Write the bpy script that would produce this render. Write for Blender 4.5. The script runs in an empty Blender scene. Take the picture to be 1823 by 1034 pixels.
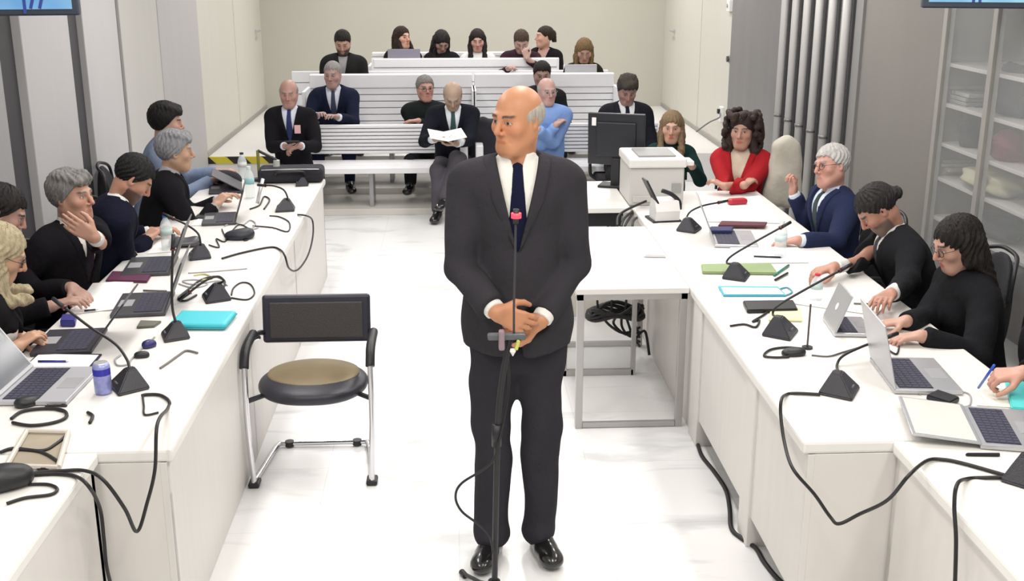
import bpy, bmesh, math, random
import numpy as np
from mathutils import Vector, Matrix
random.seed(4); np.random.seed(4)
SC = bpy.context.scene; COL = SC.collection
R = math.radians
# ------------------------------------------------------------------ camera, world, lights, exposure
F = 2000.0; PITCH = R(16.5); CYAW = R(-3.0); CH = 2.27
cam = bpy.data.cameras.new('camera'); camo = bpy.data.objects.new('camera', cam); COL.objects.link(camo)
cam.sensor_width = 36; cam.lens = 36 * F / 1823.0; cam.clip_end = 100
camo.location = (0, 0, CH); camo.rotation_euler = (R(90) - PITCH, 0, CYAW); SC.camera = camo
SC.view_settings.view_transform = 'Standard'; SC.view_settings.look = 'None'
SC.view_settings.gamma = 1; SC.view_settings.use_curve_mapping = False
SC.view_settings.exposure = 0.43
w = bpy.data.worlds.new('world'); SC.world = w; w.use_nodes = True
w.node_tree.nodes['Background'].inputs[0].default_value = (1.0, 0.98, 0.95, 1)
w.node_tree.nodes['Background'].inputs[1].default_value = 0.55
CEIL = 3.1
def area(loc, sx, sy, power, col=(1, .96, .9), rot=(0, 0, 0)):
    l = bpy.data.lights.new('ceiling_light_glow', 'AREA'); l.shape = 'RECTANGLE'; l.size = sx; l.size_y = sy; l.energy = power; l.color = col
    o = bpy.data.objects.new('ceiling_light_glow', l); COL.objects.link(o); o.location = loc; o.rotation_euler = rot
    return o
LAMPS = [(x, y) for y in (2.2, 5.2, 8.2, 11.4, 13.9) for x in (-1.2, .5, 2.0)]
for x, y in LAMPS:
    area((x, y, CEIL - .06), .3, 1.6, 25 if y < 9 else 21, (1, .95, .88) if y < 4 else (1, .97, .94))

# ------------------------------------------------------------------ picture point -> place
_f = np.array([math.sin(-CYAW) * math.cos(PITCH), math.cos(CYAW) * math.cos(PITCH), -math.sin(PITCH)])
_r = np.array([math.cos(CYAW), -math.sin(-CYAW), 0.0]); _u = np.cross(_r, _f)
_C = np.array([0, 0, CH])
def ray(px, py): return _f + _r * (px - 911.5) / F + _u * (517 - py) / F
def PZ(px, py, z): d = ray(px, py); return _C + d * ((z - CH) / d[2])
def PY(px, py, y): d = ray(px, py); return _C + d * (y / d[1])
def PX(px, py, x): d = ray(px, py); return _C + d * (x / d[0])

# ------------------------------------------------------------------ materials
MATS = {}
def mat(name, col, rough=.6, metal=0, var=0, vscale=20, bump=0, bscale=80, emis=0, alpha=1, trans=0, sheen=0, spec=.5, stretch=None, coat=0):
    if name in MATS: return MATS[name]
    m = bpy.data.materials.new(name); m.use_nodes = True; nt = m.node_tree; b = nt.nodes['Principled BSDF']
    b.inputs['Base Color'].default_value = (*col, 1); b.inputs['Roughness'].default_value = rough; b.inputs['Metallic'].default_value = metal
    b.inputs['Specular IOR Level'].default_value = spec
    if sheen: b.inputs['Sheen Weight'].default_value = sheen
    if coat: b.inputs['Coat Weight'].default_value = coat
    if trans: b.inputs['Transmission Weight'].default_value = trans
    if alpha < 1: b.inputs['Alpha'].default_value = alpha
    if emis: b.inputs['Emission Color'].default_value = (*col, 1); b.inputs['Emission Strength'].default_value = emis
    if var or bump:
        tc = nt.nodes.new('ShaderNodeTexCoord'); mp = nt.nodes.new('ShaderNodeMapping'); nt.links.new(tc.outputs['Object'], mp.inputs[0])
        if stretch: mp.inputs['Scale'].default_value = stretch
    if var:
        n = nt.nodes.new('ShaderNodeTexNoise'); n.inputs['Scale'].default_value = vscale; n.inputs['Detail'].default_value = 5; nt.links.new(mp.outputs[0], n.inputs[0])
        r = nt.nodes.new('ShaderNodeMix'); r.data_type = 'RGBA'; r.inputs[6].default_value = (*[max(0, c * (1 - var)) for c in col], 1); r.inputs[7].default_value = (*[min(1, c * (1 + var)) for c in col], 1)
        nt.links.new(n.outputs[0], r.inputs[0]); nt.links.new(r.outputs[2], b.inputs['Base Color'])
    if bump:
        n = nt.nodes.new('ShaderNodeTexNoise'); n.inputs['Scale'].default_value = bscale; n.inputs['Detail'].default_value = 4; nt.links.new(mp.outputs[0], n.inputs[0])
        bp = nt.nodes.new('ShaderNodeBump'); bp.inputs['Strength'].default_value = bump; bp.inputs['Distance'].default_value = .01
        nt.links.new(n.outputs[0], bp.inputs['Height']); nt.links.new(bp.outputs[0], b.inputs['Normal'])
    MATS[name] = m; return m
def skin_mat():
    m = bpy.data.materials.new('skin'); m.use_nodes = True; nt = m.node_tree; b = nt.nodes['Principled BSDF']
    a = nt.nodes.new('ShaderNodeVertexColor'); a.layer_name = 'Col'; nt.links.new(a.outputs[0], b.inputs['Base Color'])
    b.inputs['Roughness'].default_value = .48; b.inputs['Subsurface Weight'].default_value = .12; b.inputs['Subsurface Scale'].default_value = .01
    b.inputs['Subsurface Radius'].default_value = (1, .4, .2)
    return m
SKIN = skin_mat()
def cloth(name, col, var=.12): return mat(name, tuple(c * .72 for c in col) if max(col) < .06 else col, .9, var=var, vscale=9, bump=.5, bscale=30, spec=.12)
def hairm(name, col): return mat(name, tuple(c * .8 for c in col), .6, var=.5, vscale=70, bump=.8, bscale=110, spec=.22, stretch=(1, 1, .2))
WHITE_DESK = mat('white_laminate', (.80, .785, .755), .35, var=.02, vscale=2)
DESK_SIDE = mat('desk_panel', (.70, .675, .645), .5, var=.05, vscale=3, stretch=(6, 6, .3))
BLACK = mat('black_plastic', (.012, .012, .015), .45, bump=.1, bscale=200)
CABLE = mat('black_cable_rubber', (.012, .011, .012), .5)
CHROME = mat('chrome', (.75, .75, .78), .18, 1)
SILVER = mat('brushed_aluminium', (.55, .55, .57), .38, .7)
GREYP = mat('grey_plastic', (.5, .5, .48), .5)
PAPER = mat('white_paper', (.84, .83, .82), .8, var=.02)
LEATHER = mat('black_leather', (.02, .02, .03), .4, bump=.1, bscale=120)
GLASS = mat('clear_glass', (.95, .97, .97), .03, trans=1)

# ------------------------------------------------------------------ object helpers
def tag(o, label=None, cat=None, group=None, kind=None):
    if label: o['label'] = label
    if cat: o['category'] = cat
    if group: o['group'] = group
    if kind: o['kind'] = kind
    return o
def thing(name, label, cat, loc=(0, 0, 0), rz=0, group=None):
    o = bpy.data.objects.new(name, None); COL.objects.link(o); o.location = tuple(float(v) for v in loc); o.rotation_euler = (0, 0, rz); o.empty_display_size = .1
    return tag(o, label, cat, group)
def obj(name, bm, m, parent=None, world=False, label=None, smooth=False):
    me = bpy.data.meshes.new(name); bmesh.ops.recalc_face_normals(bm, faces=bm.faces); bm.to_mesh(me); bm.free(); me.materials.append(m)
    if smooth: me.polygons.foreach_set('use_smooth', [True] * len(me.polygons))
    o = bpy.data.objects.new(name, me); COL.objects.link(o)
    if parent is not None:
        o.parent = parent
        if world:
            L = parent.location.copy(); q = parent
            while q.parent: q = q.parent; L += q.location
            o.location = -L
    if label: o['label'] = label
    return o
def base_origin(o):
    """put a single-mesh thing's origin at its base"""
    vs = [v.co for v in o.data.vertices]
    c = Vector(((min(v.x for v in vs) + max(v.x for v in vs)) / 2, (min(v.y for v in vs) + max(v.y for v in vs)) / 2, min(v.z for v in vs)))
    o.data.transform(Matrix.Translation(-c)); o.location = c; return o
def dup(o, parent=None):
    c = o.copy(); COL.objects.link(c); c.parent = parent
    for ch in [k for k in bpy.data.objects if k.parent == o]: dup(ch, c)
    return c
def B(): return bmesh.new()
def _xf(bm, vs, M): bmesh.ops.transform(bm, matrix=M, verts=vs)
def box(bm, c, s, rot=None, bev=0, seg=2):
    g = bmesh.ops.create_cube(bm, size=1); vs = g['verts']
    _xf(bm, vs, Matrix.Diagonal((*s, 1)))
    if bev:
        es = list({e for v in vs for e in v.link_edges}); r = bmesh.ops.bevel(bm, geom=es, offset=bev, segments=seg, affect='EDGES', profile=.5)
        vs = list({v for f in r['faces'] for v in f.verts} | {v for v in vs if v.is_valid})
    M = Matrix.Translation(Vector([float(q) for q in c]))
    if rot is not None: M = M @ (rot if isinstance(rot, Matrix) else Matrix.Rotation(rot, 4, 'Z'))
    _xf(bm, vs, M); return bm
def boxr(bm, x0, x1, y0, y1, z0, z1, bev=0): return box(bm, ((x0 + x1) / 2, (y0 + y1) / 2, (z0 + z1) / 2), (x1 - x0, y1 - y0, z1 - z0), None, bev)
def catmull(pts, n=6):
    P = [Vector([float(a) for a in p]) for p in pts]
    if len(P) < 3: return P
    out = []
    for i in range(len(P) - 1):
        p0 = P[max(i - 1, 0)]; p1 = P[i]; p2 = P[i + 1]; p3 = P[min(i + 2, len(P) - 1)]
        for k in range(n):
            t = k / n
            out.append(.5 * ((2 * p1) + (p2 - p0) * t + (2 * p0 - 5 * p1 + 4 * p2 - p3) * t * t + (3 * p1 - p0 - 3 * p2 + p3) * t ** 3))
    out.append(P[-1]); return out
def tube(bm, pts, r, seg=8, curve=True, n=6, r2=None):
    P = catmull(pts, n) if curve else [Vector([float(a) for a in p]) for p in pts]
    rings = []; prev = None
    for i, p in enumerate(P):
        t = (P[min(i + 1, len(P) - 1)] - P[max(i - 1, 0)]).normalized()
        if prev is None: a = t.orthogonal().normalized()
        else: a = (prev - t * prev.dot(t)).normalized()
        prev = a; b = t.cross(a); rr = r if r2 is None else r + (r2 - r) * i / (len(P) - 1)
        rings.append([bm.verts.new(p + (a * math.cos(2 * math.pi * k / seg) + b * math.sin(2 * math.pi * k / seg)) * rr) for k in range(seg)])
    for i in range(len(rings) - 1):
        for k in range(seg): bm.faces.new((rings[i][k], rings[i][(k + 1) % seg], rings[i + 1][(k + 1) % seg], rings[i + 1][k]))
    bm.faces.new(rings[0][::-1]); bm.faces.new(rings[-1]); return bm
def cyl(bm, a, b, r, r2=None, seg=16): return tube(bm, [a, b], r, seg, False, 1, r2)
def lathe(bm, c, prof, seg=24):
    c = Vector([float(a) for a in c]); rings = []
    for (r, z) in prof: rings.append([bm.verts.new(c + Vector((max(r, 1e-4) * math.cos(2 * math.pi * k / seg), max(r, 1e-4) * math.sin(2 * math.pi * k / seg), z))) for k in range(seg)])
    for i in range(len(rings) - 1):
        for k in range(seg): bm.faces.new((rings[i][k], rings[i][(k + 1) % seg], rings[i + 1][(k + 1) % seg], rings[i + 1][k]))
    bm.faces.new(rings[0][::-1]); bm.faces.new(rings[-1]); return bm
def prism(bm, poly, z0, z1):
    lo = [bm.verts.new((float(p[0]), float(p[1]), z0)) for p in poly]; hi = [bm.verts.new((float(p[0]), float(p[1]), z1)) for p in poly]; n = len(poly)
    bm.faces.new(lo[::-1]); bm.faces.new(hi)
    for i in range(n): bm.faces.new((lo[i], lo[(i + 1) % n], hi[(i + 1) % n], hi[i]))
    return bm
def sweep(bm, a, b, prof):
    """extrude a closed 2-D profile (u sideways, v up) from point a to point b on the level"""
    a = Vector([float(q) for q in a]); b = Vector([float(q) for q in b]); t = (b - a).normalized(); s = t.cross(Vector((0, 0, 1))).normalized()
    R1 = [[bm.verts.new(p + s * u + Vector((0, 0, v))) for u, v in prof] for p in (a, b)]; n = len(prof)
    bm.faces.new(R1[0]); bm.faces.new(R1[1][::-1])
    for i in range(n): bm.faces.new((R1[0][i], R1[0][(i + 1) % n], R1[1][(i + 1) % n], R1[1][i]))
    return bm

# ------------------------------------------------------------------ implicit surfaces for bodies and clothes
class Cone:
    def __init__(s, a, b, ra, rb=None): s.a = np.array(a, float); s.b = np.array(b, float); s.ra = ra; s.rb = ra if rb is None else rb
    def bb(s): m = max(s.ra, s.rb); return np.minimum(s.a, s.b) - m, np.maximum(s.a, s.b) + m
    def ev(s, X, Y, Z):
        d = s.b - s.a; L = float(d @ d) + 1e-12; ax, ay, az = X - s.a[0], Y - s.a[1], Z - s.a[2]
        h = np.clip((ax * d[0] + ay * d[1] + az * d[2]) / L, 0, 1)
        return np.sqrt((ax - h * d[0]) ** 2 + (ay - h * d[1]) ** 2 + (az - h * d[2]) ** 2) - (s.ra + (s.rb - s.ra) * h)
class Ell:
    def __init__(s, c, r, M=None): s.c = np.array(c, float); s.r = np.maximum(np.array(r, float), .002); s.M = np.eye(3) if M is None else M
    def bb(s): e = np.abs(s.M) @ s.r; return s.c - e, s.c + e
    def ev(s, X, Y, Z):
        x, y, z = X - s.c[0], Y - s.c[1], Z - s.c[2]; M = s.M
        p = [(M[0, i] * x + M[1, i] * y + M[2, i] * z) / s.r[i] for i in range(3)]
        k0 = np.sqrt(p[0] ** 2 + p[1] ** 2 + p[2] ** 2); k1 = np.sqrt((p[0] / s.r[0]) ** 2 + (p[1] / s.r[1]) ** 2 + (p[2] / s.r[2]) ** 2)
        return k0 * (k0 - 1) / (k1 + 1e-9)
class Field:
    def __init__(s): s.ops = []
    def u(s, p, k=.03): s.ops.append(('u', p, k)); return s
    def s_(s, p, k=.01): s.ops.append(('s', p, k)); return s
    def cut(s, fn): s.ops.append(('c', fn, 0)); return s      # remove where fn(X,Y,Z) < 0
    def noise(s, fn): s.ops.append(('n', fn, 0)); return s
    def build(s, res, fine=(), rf=None):
        bbs = [p.bb() for o, p, k in s.ops if o == 'u']
        lo = np.min([b[0] for b in bbs], 0) - .03; hi = np.max([b[1] for b in bbs], 0) + .03
        ax = []
        for i in range(3):
            g = [lo[i]]; iv = [(a[i], b[i]) for a, b in fine]
            while g[-1] < hi[i]:
                x = g[-1]; g.append(x + (rf if any(a - rf <= x <= b for a, b in iv) else res))
            ax.append(np.array(g, np.float32))
        xs, ys, zs = ax; D = np.full((len(xs), len(ys), len(zs)), 1., np.float32)
        X, Y, Z = xs[:, None, None], ys[None, :, None], zs[None, None, :]
        for o, p, k in s.ops:
            if o == 'n': D = (D + p(X, Y, Z)).astype(np.float32); continue
            if o == 'c': D = np.maximum(D, -p(X, Y, Z)).astype(np.float32); continue
            a, b = p.bb(); pad = k + 2.2 * res
            sl = tuple(slice(max(0, int(np.searchsorted(g, a[i] - pad)) - 1), int(np.searchsorted(g, b[i] + pad)) + 1) for i, g in enumerate(ax))
            if any(q.stop <= q.start for q in sl): continue
            d = p.ev(X[sl[0]], Y[:, sl[1]], Z[:, :, sl[2]]).astype(np.float32); c = D[sl]
            if o == 's': d = -d; h = np.maximum(k - np.abs(c - d), 0) / max(k, 1e-6); D[sl] = np.maximum(c, d) + h * h * k * .25
            else: h = np.maximum(k - np.abs(c - d), 0) / max(k, 1e-6); D[sl] = np.minimum(c, d) - h * h * k * .25
        return nets(ax, D)
def nets(ax, D):
    S = D < 0; n = D.shape; cs = np.zeros(tuple(q - 1 for q in n), np.int8)
    cor = [(i, j, k) for i in (0, 1) for j in (0, 1) for k in (0, 1)]
    for i, j, k in cor: cs += S[i:n[0] - 1 + i, j:n[1] - 1 + j, k:n[2] - 1 + k]
    act = np.argwhere((cs > 0) & (cs < 8)); ids = np.full(cs.shape, -1, np.int32); ids[tuple(act.T)] = np.arange(len(act))
    acc = np.zeros((len(act), 3)); cnt = np.zeros(len(act)); g = [np.asarray(a, float) for a in ax]
    for a in cor:
        for d in range(3):
            if a[d]: continue
            b = list(a); b[d] = 1; ia = act + np.array(a); ib = act + np.array(b)
            va = D[tuple(ia.T)]; vb = D[tuple(ib.T)]; m = (va < 0) != (vb < 0)
            t = va[m] / (va[m] - vb[m])
            for e in range(3):
                pa = g[e][ia[m, e]]; pb = g[e][ib[m, e]]; acc[m, e] += pa + t * (pb - pa)
            cnt[m] += 1
    V = acc / cnt[:, None]; Q = []
    for d in range(3):
        e, f = (d + 1) % 3, (d + 2) % 3
        sl0 = [slice(None)] * 3; sl1 = [slice(None)] * 3; sl0[d] = slice(0, -1); sl1[d] = slice(1, None)
        A = S[tuple(sl0)]; Bq = S[tuple(sl1)]; ed = np.argwhere(A != Bq)
        ed = ed[(ed[:, e] > 0) & (ed[:, f] > 0) & (ed[:, e] < n[e] - 1) & (ed[:, f] < n[f] - 1)]
        def cid(de, df): q = ed.copy(); q[:, e] -= de; q[:, f] -= df; return ids[tuple(q.T)]
        q = np.stack([cid(1, 1), cid(0, 1), cid(0, 0), cid(1, 0)], 1); flip = ~A[tuple(ed.T)]; q[flip] = q[flip][:, ::-1]; Q.append(q)
    Q = np.concatenate(Q); Q = Q[(Q >= 0).all(1)]
    return V, Q
def relax(V, Q, it=2):
    for _ in range(it):
        A = np.zeros_like(V); c = np.zeros(len(V))
        for i in range(4):
            j = (i + 1) % 4
            for k in range(3): A[:, k] += np.bincount(Q[:, i], V[Q[:, j], k], len(V)) + np.bincount(Q[:, j], V[Q[:, i], k], len(V))
            c += np.bincount(Q[:, i], minlength=len(V)) + np.bincount(Q[:, j], minlength=len(V))
        V = .5 * V + .5 * A / np.maximum(c, 1)[:, None]
    return V
def npmesh(name, V, Q, m, parent, col=None, it=1):
    if len(Q) == 0: return None
    V = relax(V, Q, it)
    me = bpy.data.meshes.new(name); me.vertices.add(len(V)); me.vertices.foreach_set('co', V.astype(np.float32).ravel())
    me.loops.add(4 * len(Q)); me.loops.foreach_set('vertex_index', Q.astype(np.int32).ravel())
    me.polygons.add(len(Q)); me.polygons.foreach_set('loop_start', np.arange(0, 4 * len(Q), 4, dtype=np.int32))
    me.polygons.foreach_set('use_smooth', np.ones(len(Q), bool)); me.update(calc_edges=True)
    if col is not None:
        a = me.color_attributes.new('Col', 'FLOAT_COLOR', 'POINT'); a.data.foreach_set('color', np.concatenate([col(V), np.ones((len(V), 1))], 1).astype(np.float32).ravel())
    me.materials.append(m); o = bpy.data.objects.new(name, me); COL.objects.link(o); o.parent = parent; return o

# ------------------------------------------------------------------ people
def folds(amp, sc=1., ph=0.):
    def f(X, Y, Z):
        a = np.sin(17 * sc * Z + 6 * np.sin(8 * X + ph) + 5 * Y); b_ = np.sin(13 * sc * X + 4 * np.sin(9 * Z + 1.7 + ph)) * np.sin(11 * Y + 5 * Z + ph)
        c = np.sin(31 * sc * (Z * .8 + X * .5) + 3 * np.sin(12 * Y + ph))
        return amp * (.55 * a + .6 * b_ + .3 * c)
    return f
def endcut(Wp, a, t):
    return lambda X, Y, Z: np.maximum(t - ((X - Wp[0]) * a[0] + (Y - Wp[1]) * a[1] + (Z - Wp[2]) * a[2]), np.sqrt((X - Wp[0]) ** 2 + (Y - Wp[1]) ** 2 + (Z - Wp[2]) ** 2) - .07)
def rx(a): c, s = math.cos(a), math.sin(a); return np.array([[1, 0, 0], [0, c, -s], [0, s, c]])
def ry(a): c, s = math.cos(a), math.sin(a); return np.array([[c, 0, s], [0, 1, 0], [-s, 0, c]])
def rz(a): c, s = math.cos(a), math.sin(a); return np.array([[c, -s, 0], [s, c, 0], [0, 0, 1]])
def nrm(v): v = np.array(v, float); return v / (np.linalg.norm(v) + 1e-9)
def ss(x, a, b): t = np.clip((x - a) / (b - a), 0, 1); return t * t * (3 - 2 * t)

def hand_prims(W, d, n, side, s=1., curl=.5, spread=.02, tw=.9):
    """wrist W, finger direction d, palm normal n, side +1 right / -1 left; returns cones"""
    d = nrm(d); n = nrm(np.array(n, float) - d * (np.array(n, float) @ d)); l = np.cross(d, n) * side    # l points to the thumb
    out = []; L = [.072, .080, .074, .058]; off = [.030, .010, -.010, -.029]; fl = [.090, .094, .088, .080]
    for i in range(4):
        k = W + d * fl[i] * s + l * off[i] * s * (1 if spread <= .02 else 1.1)
        out.append((Cone(W + l * off[i] * .55 * s + d * .012, k, .0145 * s, .0105 * s), .012))
        p = k; c = 0; fr = [.46, .31, .25]
        for j in range(3):
            c += curl * (.75, 1.0, .7)[j] * (1 + .07 * i)
            dd = nrm(d * math.cos(c) + n * math.sin(c) + l * (spread - .01) * (1.5 - i) * 2)
            q = p + dd * L[i] * fr[j] * s
            out.append((Cone(p, q, (.0098 - .0011 * j) * s, (.0087 - .0011 * j) * s), .003)); p = q
    t0 = W + d * .022 * s + l * .022 * s; t1 = t0 + nrm(d * .55 + l * .6 + n * .35 * tw) * .045 * s
    t2 = t1 + nrm(d * .85 + l * .25 + n * .5 * tw) * .034 * s; t3 = t2 + nrm(d * .95 + n * .5 * tw - l * .05) * .026 * s
    out += [(Cone(t0, t1, .016 * s, .0125 * s), .012), (Cone(t1, t2, .0118 * s, .0105 * s), .004), (Cone(t2, t3, .0105 * s, .0085 * s), .003)]
    return out

def person(label, head, yaw, hy=0, hp=0, hr=0, lean=.05, lean2=None, slean=0, floor=0., stand=False, s=1., skin=(.55, .32, .22), hair=None, haircol=(.02, .015, .012),
           RH=None, LH=None, RHd=None, LHd=None, RHn=(0, 0, -1), LHn=(0, 0, -1), curl=.5, Rcurl=None, Lcurl=None, outfit='suit', top=(.012, .012, .016), shirt=(.7, .7, .72), tie=None,
           trousers=(.02, .02, .024), shoes=(.01, .01, .01), res=.006, cres=.011, female=False, glasses=None, legs='sit', group=None, RE=None, LE=None, browcol=None, beard=None, width=1., stubble=0, vneck=.05, lift=0, hs=1., feet=None, badge=False):
    """head = place of the head's middle; yaw turns the whole body (0 = looks along +Y), hy/hp/hr turn the head"""
    RY = rz(yaw)
    l1 = lean; l2 = lean if lean2 is None else lean2
    R1 = ry(slean) @ rx(-l1); R2 = ry(slean) @ rx(-l2); Rn = rx(-(l2 * .6 + max(hp, 0) * .35)); Rh = rz(hy) @ rx(-hp) @ ry(hr)
    up = np.array([0, 0, 1.])
    P = np.zeros(3); Wst = P + R1 @ up * .20 * s; Ch = Wst + R2 @ up * .18 * s; N = Ch + R2 @ up * .155 * s
    Hc = N + Rn @ np.array([0, .018, .15]) * s
    Hl = Hc.copy(); Hw = np.array(head, float)
    wxy = Hw - RY @ Hl; root = np.array([wxy[0], wxy[1], floor]); pz = wxy[2] - floor
    P, Wst, Ch, N, Hc = [q + np.array([0, 0, pz]) for q in (P, Wst, Ch, N, Hc)]
    loc = lambda p: RY.T @ (np.array(p, float) - root)
    ldir = lambda v: RY.T @ nrm(v)
    X1 = np.array([1, 0, 0.])
    sw = .172 * s * width * (.9 if female else 1)
    S = {1: N + R2 @ np.array([sw, -.0, -.075 * s]), -1: N + R2 @ np.array([-sw, -.0, -.075 * s])}
    E = {}; W = {}; HD = {}; HN = {}
    for sd, tg, el, hd, hn in ((1, RH, RE, RHd, RHn), (-1, LH, LE, LHd, LHn)):
        T = loc(tg) if tg is not None else S[sd] + (np.array([.07 * sd, .08, -.50]) * s if stand else np.array([-.04 * sd, .26, -.36]) * s)
        a, b = .29 * s, .255 * s; v = T - S[sd]; dd = np.linalg.norm(v)
        if dd > (a + b) * .985: T = S[sd] + v / dd * (a + b) * .985; dd = (a + b) * .985; v = T - S[sd]
        pole = ldir(el) if el is not None else nrm([.55 * sd, -.5, -.7]); c = (a * a - b * b + dd * dd) / (2 * dd); hh = math.sqrt(max(a * a - c * c, 0)); vn = v / dd
        pp = nrm(pole - vn * (pole @ vn)); E[sd] = S[sd] + vn * c + pp * hh; W[sd] = T
        HD[sd] = ldir(hd) if hd is not None else nrm(T - E[sd]); HN[sd] = ldir(hn)
    hipw = .088 * s
    HJ = {q: P + np.array([hipw * q, 0, -.03 * s]) for q in (1, -1)}; K = {}; A = {}; T = {}
    for q in (1, -1):
        if stand:
            fx, fy = (feet[0 if q == 1 else 1] if feet else (hipw * 1.1 * q, 0))
            A[q] = np.array([fx, fy - .02, .09]); K[q] = (HJ[q] + A[q]) / 2 + np.array([0, .02, .02]); T[q] = A[q] + nrm([.25 * q, 1, 0]) * .17 * s + np.array([0, 0, -.055])
        elif legs == 'cross' and q == -1:
            K[q] = HJ[q] + np.array([.06, .40 * s, .10]); A[q] = K[q] + np.array([.12, .12, -.36]) * s; T[q] = A[q] + np.array([.04, .15, -.03])
        else:
            K[q] = HJ[q] + np.array([.06 * q, .42 * s, -.01]); A[q] = np.array([K[q][0], K[q][1] + .02, .085]); T[q] = A[q] + np.array([.03 * q, .16, -.05])
            if K[q][2] < .3: K[q][2] = .3
    hpt = lambda *c: Hc + Rh @ (np.array(c) * s * hs)
    def torso(Fd, o, hips=True, fit=1.):
        wd = width
        Fd.u(Ell(P + R1 @ np.array([0, -.01, .0]) * s, np.array([.162 * wd, .115, .12]) * s + o, R1), .04)
        Fd.u(Ell(Wst - R1 @ up * .05 * s, np.array([(.125 if female else .15) * wd, .105, .15]) * s + o, R1), .06)
        Fd.u(Ell(Ch - R2 @ up * .02 * s, np.array([(.138 if female else .162) * wd, .112, .18]) * s + o, R2), .07)
        if female:
            for q in (1, -1): Fd.u(Ell(Ch + R2 @ np.array([.065 * q, .08, .0]) * s, np.array([.055, .05, .055]) * s + o, R2), .04)
        else: Fd.u(Ell(Ch + R2 @ np.array([0, .03, .06]) * s, np.array([.13 * wd, .085, .10]) * s + o, R2), .05)
        Fd.u(Cone(S[1] + R2 @ np.array([-.03, 0, .01]) * s, S[-1] + R2 @ np.array([.03, 0, .01]) * s, .062 * s + o), .05)
        for q in (1, -1): Fd.u(Cone(N + R2 @ np.array([.03 * q, -.008, -.022]) * s, S[q] + R2 @ np.array([-.03 * q, 0, .014]) * s, .044 * s + o, .046 * s + o), .03)
    def arms(Fd, o, end=1., wr=.026, k=.03):
        for q in (1, -1):
            Fd.u(Cone(S[q], E[q], (.052 if female else .058) * s + o, .041 * s + o), k)
            Fd.u(Cone(E[q], E[q] + (W[q] - E[q]) * end, .040 * s + o, wr * s + o), .02)
    t = thing('person', label, 'person', root, yaw, group)
    ih = 1 / (s * hs)
    # ---- the body: one surface
    b = Field(); torso(b, -.018); arms(b, -.012, 1., .034)
    for q in (1, -1):
        b.u(Cone(HJ[q], K[q], .065 * s, .048 * s), .03); b.u(Cone(K[q], A[q], .045 * s, .032 * s), .03); b.u(Cone(A[q] - up * .025, T[q] - up * .012, .020 * s, .014 * s), .01)
        b.u(Cone(E[q] * .3 + W[q] * .7, W[q], .030 * s, .0235 * s), .02)
        for pr, k in hand_prims(W[q], HD[q], HN[q], q, s * (.9 if female else 1.0), (Rcurl if q == 1 else Lcurl) if (Rcurl if q == 1 else Lcurl) is not None else curl): b.u(pr, k)
    b.u(Cone(N - R2 @ up * .02, hpt(0, -.022, -.055), (.048 if female else .058) * s, (.044 if female else .054) * s), .03)
    e = s * hs
    def he(c, r, k, sub=False): (b.s_ if sub else b.u)(Ell(hpt(*c), np.array(r) * e, Rh), k)
    def hc(a, c, ra, rb, k, sub=False): (b.s_ if sub else b.u)(Cone(hpt(*a), hpt(*c), ra * e, rb * e), k)
    he((0, -.014, .035), (.078, .094, .084), .02)
    he((0, .020, -.03), (.063, .068, .076), .04)
    hc((-.017, .064, -.098), (.017, .064, -.098), .021, .021, .03)
    for q in (1, -1):
        hc((.052 * q, -.004, -.050), (.022 * q, .050, -.090), .016, .017, .045)
        he((.043 * q, .058, -.020), (.022, .020, .018), .03)
    hc((-.034, .080, .027), (.034, .080, .027), .011, .011, .018)
    for q in (1, -1): he((.031 * q, .096, .006), (.017, .016, .011), .012, True)
    for q in (1, -1): he((.031 * q, .0735, .006), (.0135, .0125, .0115), .003)
    hc((0, .088, .020), (0, .111, -.024), .0075, .0115, .012)
    for q in (1, -1): he((.0125 * q, .095, -.031), (.008, .011, .008), .006)
    he((0, .078, -.062), (.028, .012, .020), .02)
    ml = 1 if female else .7
    hc((-.018, .0865, -.0585), (.018, .0865, -.0585), .0058 * ml, .0058 * ml, .006)
    hc((-.015, .0855, -.070), (.015, .0855, -.070), .0066 * ml, .0066 * ml, .006)
    for q in (1, -1): hc((.026 * q, .090, -.046), (.035 * q, .078, -.068), .0015, .0015, .007, True)
    hc((-.022, .098, -.0638), (.022, .098, -.0638), .0028, .0028, .004, True)
    for q in (1, -1):
        he((.077 * q, -.006, -.004), (.010, .019, .031), .006)
        he((.083 * q, .0, -.002), (.006, .009, .016), .004, True)
    sk = np.array(skin); lip = sk * np.array([.9, .68, .66]) if not female else sk * np.array([.95, .42, .42]); bc = np.array(browcol if browcol else [c * (.9 if max(haircol) < .15 else .45) for c in haircol])
    def colour(V):
        q = (V - Hc) @ Rh * ih; x, y, z = q.T; ax_ = np.abs(x); c = np.tile(sk, (len(V), 1)); inh = (np.linalg.norm(q, axis=1) < .2) & (y > .03)
        def bl(m, cc): c[:] = c * (1 - m[:, None]) + np.array(cc) * m[:, None]
        bl(inh * .35 * np.exp(-((ax_ - .04) ** 2 / .0006 + (z + .022) ** 2 / .0008)), sk * np.array([1.05, .7, .65]))
        bl(inh * .4 * np.exp(-(x ** 2 / .0003 + (z + .028) ** 2 / .0004)), sk * np.array([1.05, .68, .62]))
        if stubble: bl(inh * stubble * ss(-z, .035, .06) * (y > .0), sk * .55)
        if beard: bl((np.linalg.norm(q, axis=1) < .2) * ss(-z, .035, .05) * (y > .0) * (ss(ax_ ** 2 + (z + .064) ** 2, .0003, .0005)) * ss(z, -.16, -.135), beard)
        bl(inh * (1 - ss((x / .024) ** 2 + ((z + .0635) / (.0115 if female else .0075)) ** 2, .7, 1.2)) * (y > .07), lip)
        bz = .0285 + .004 * np.sin(np.clip((ax_ - .012) / .04, 0, 1) * 3.0)
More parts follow.
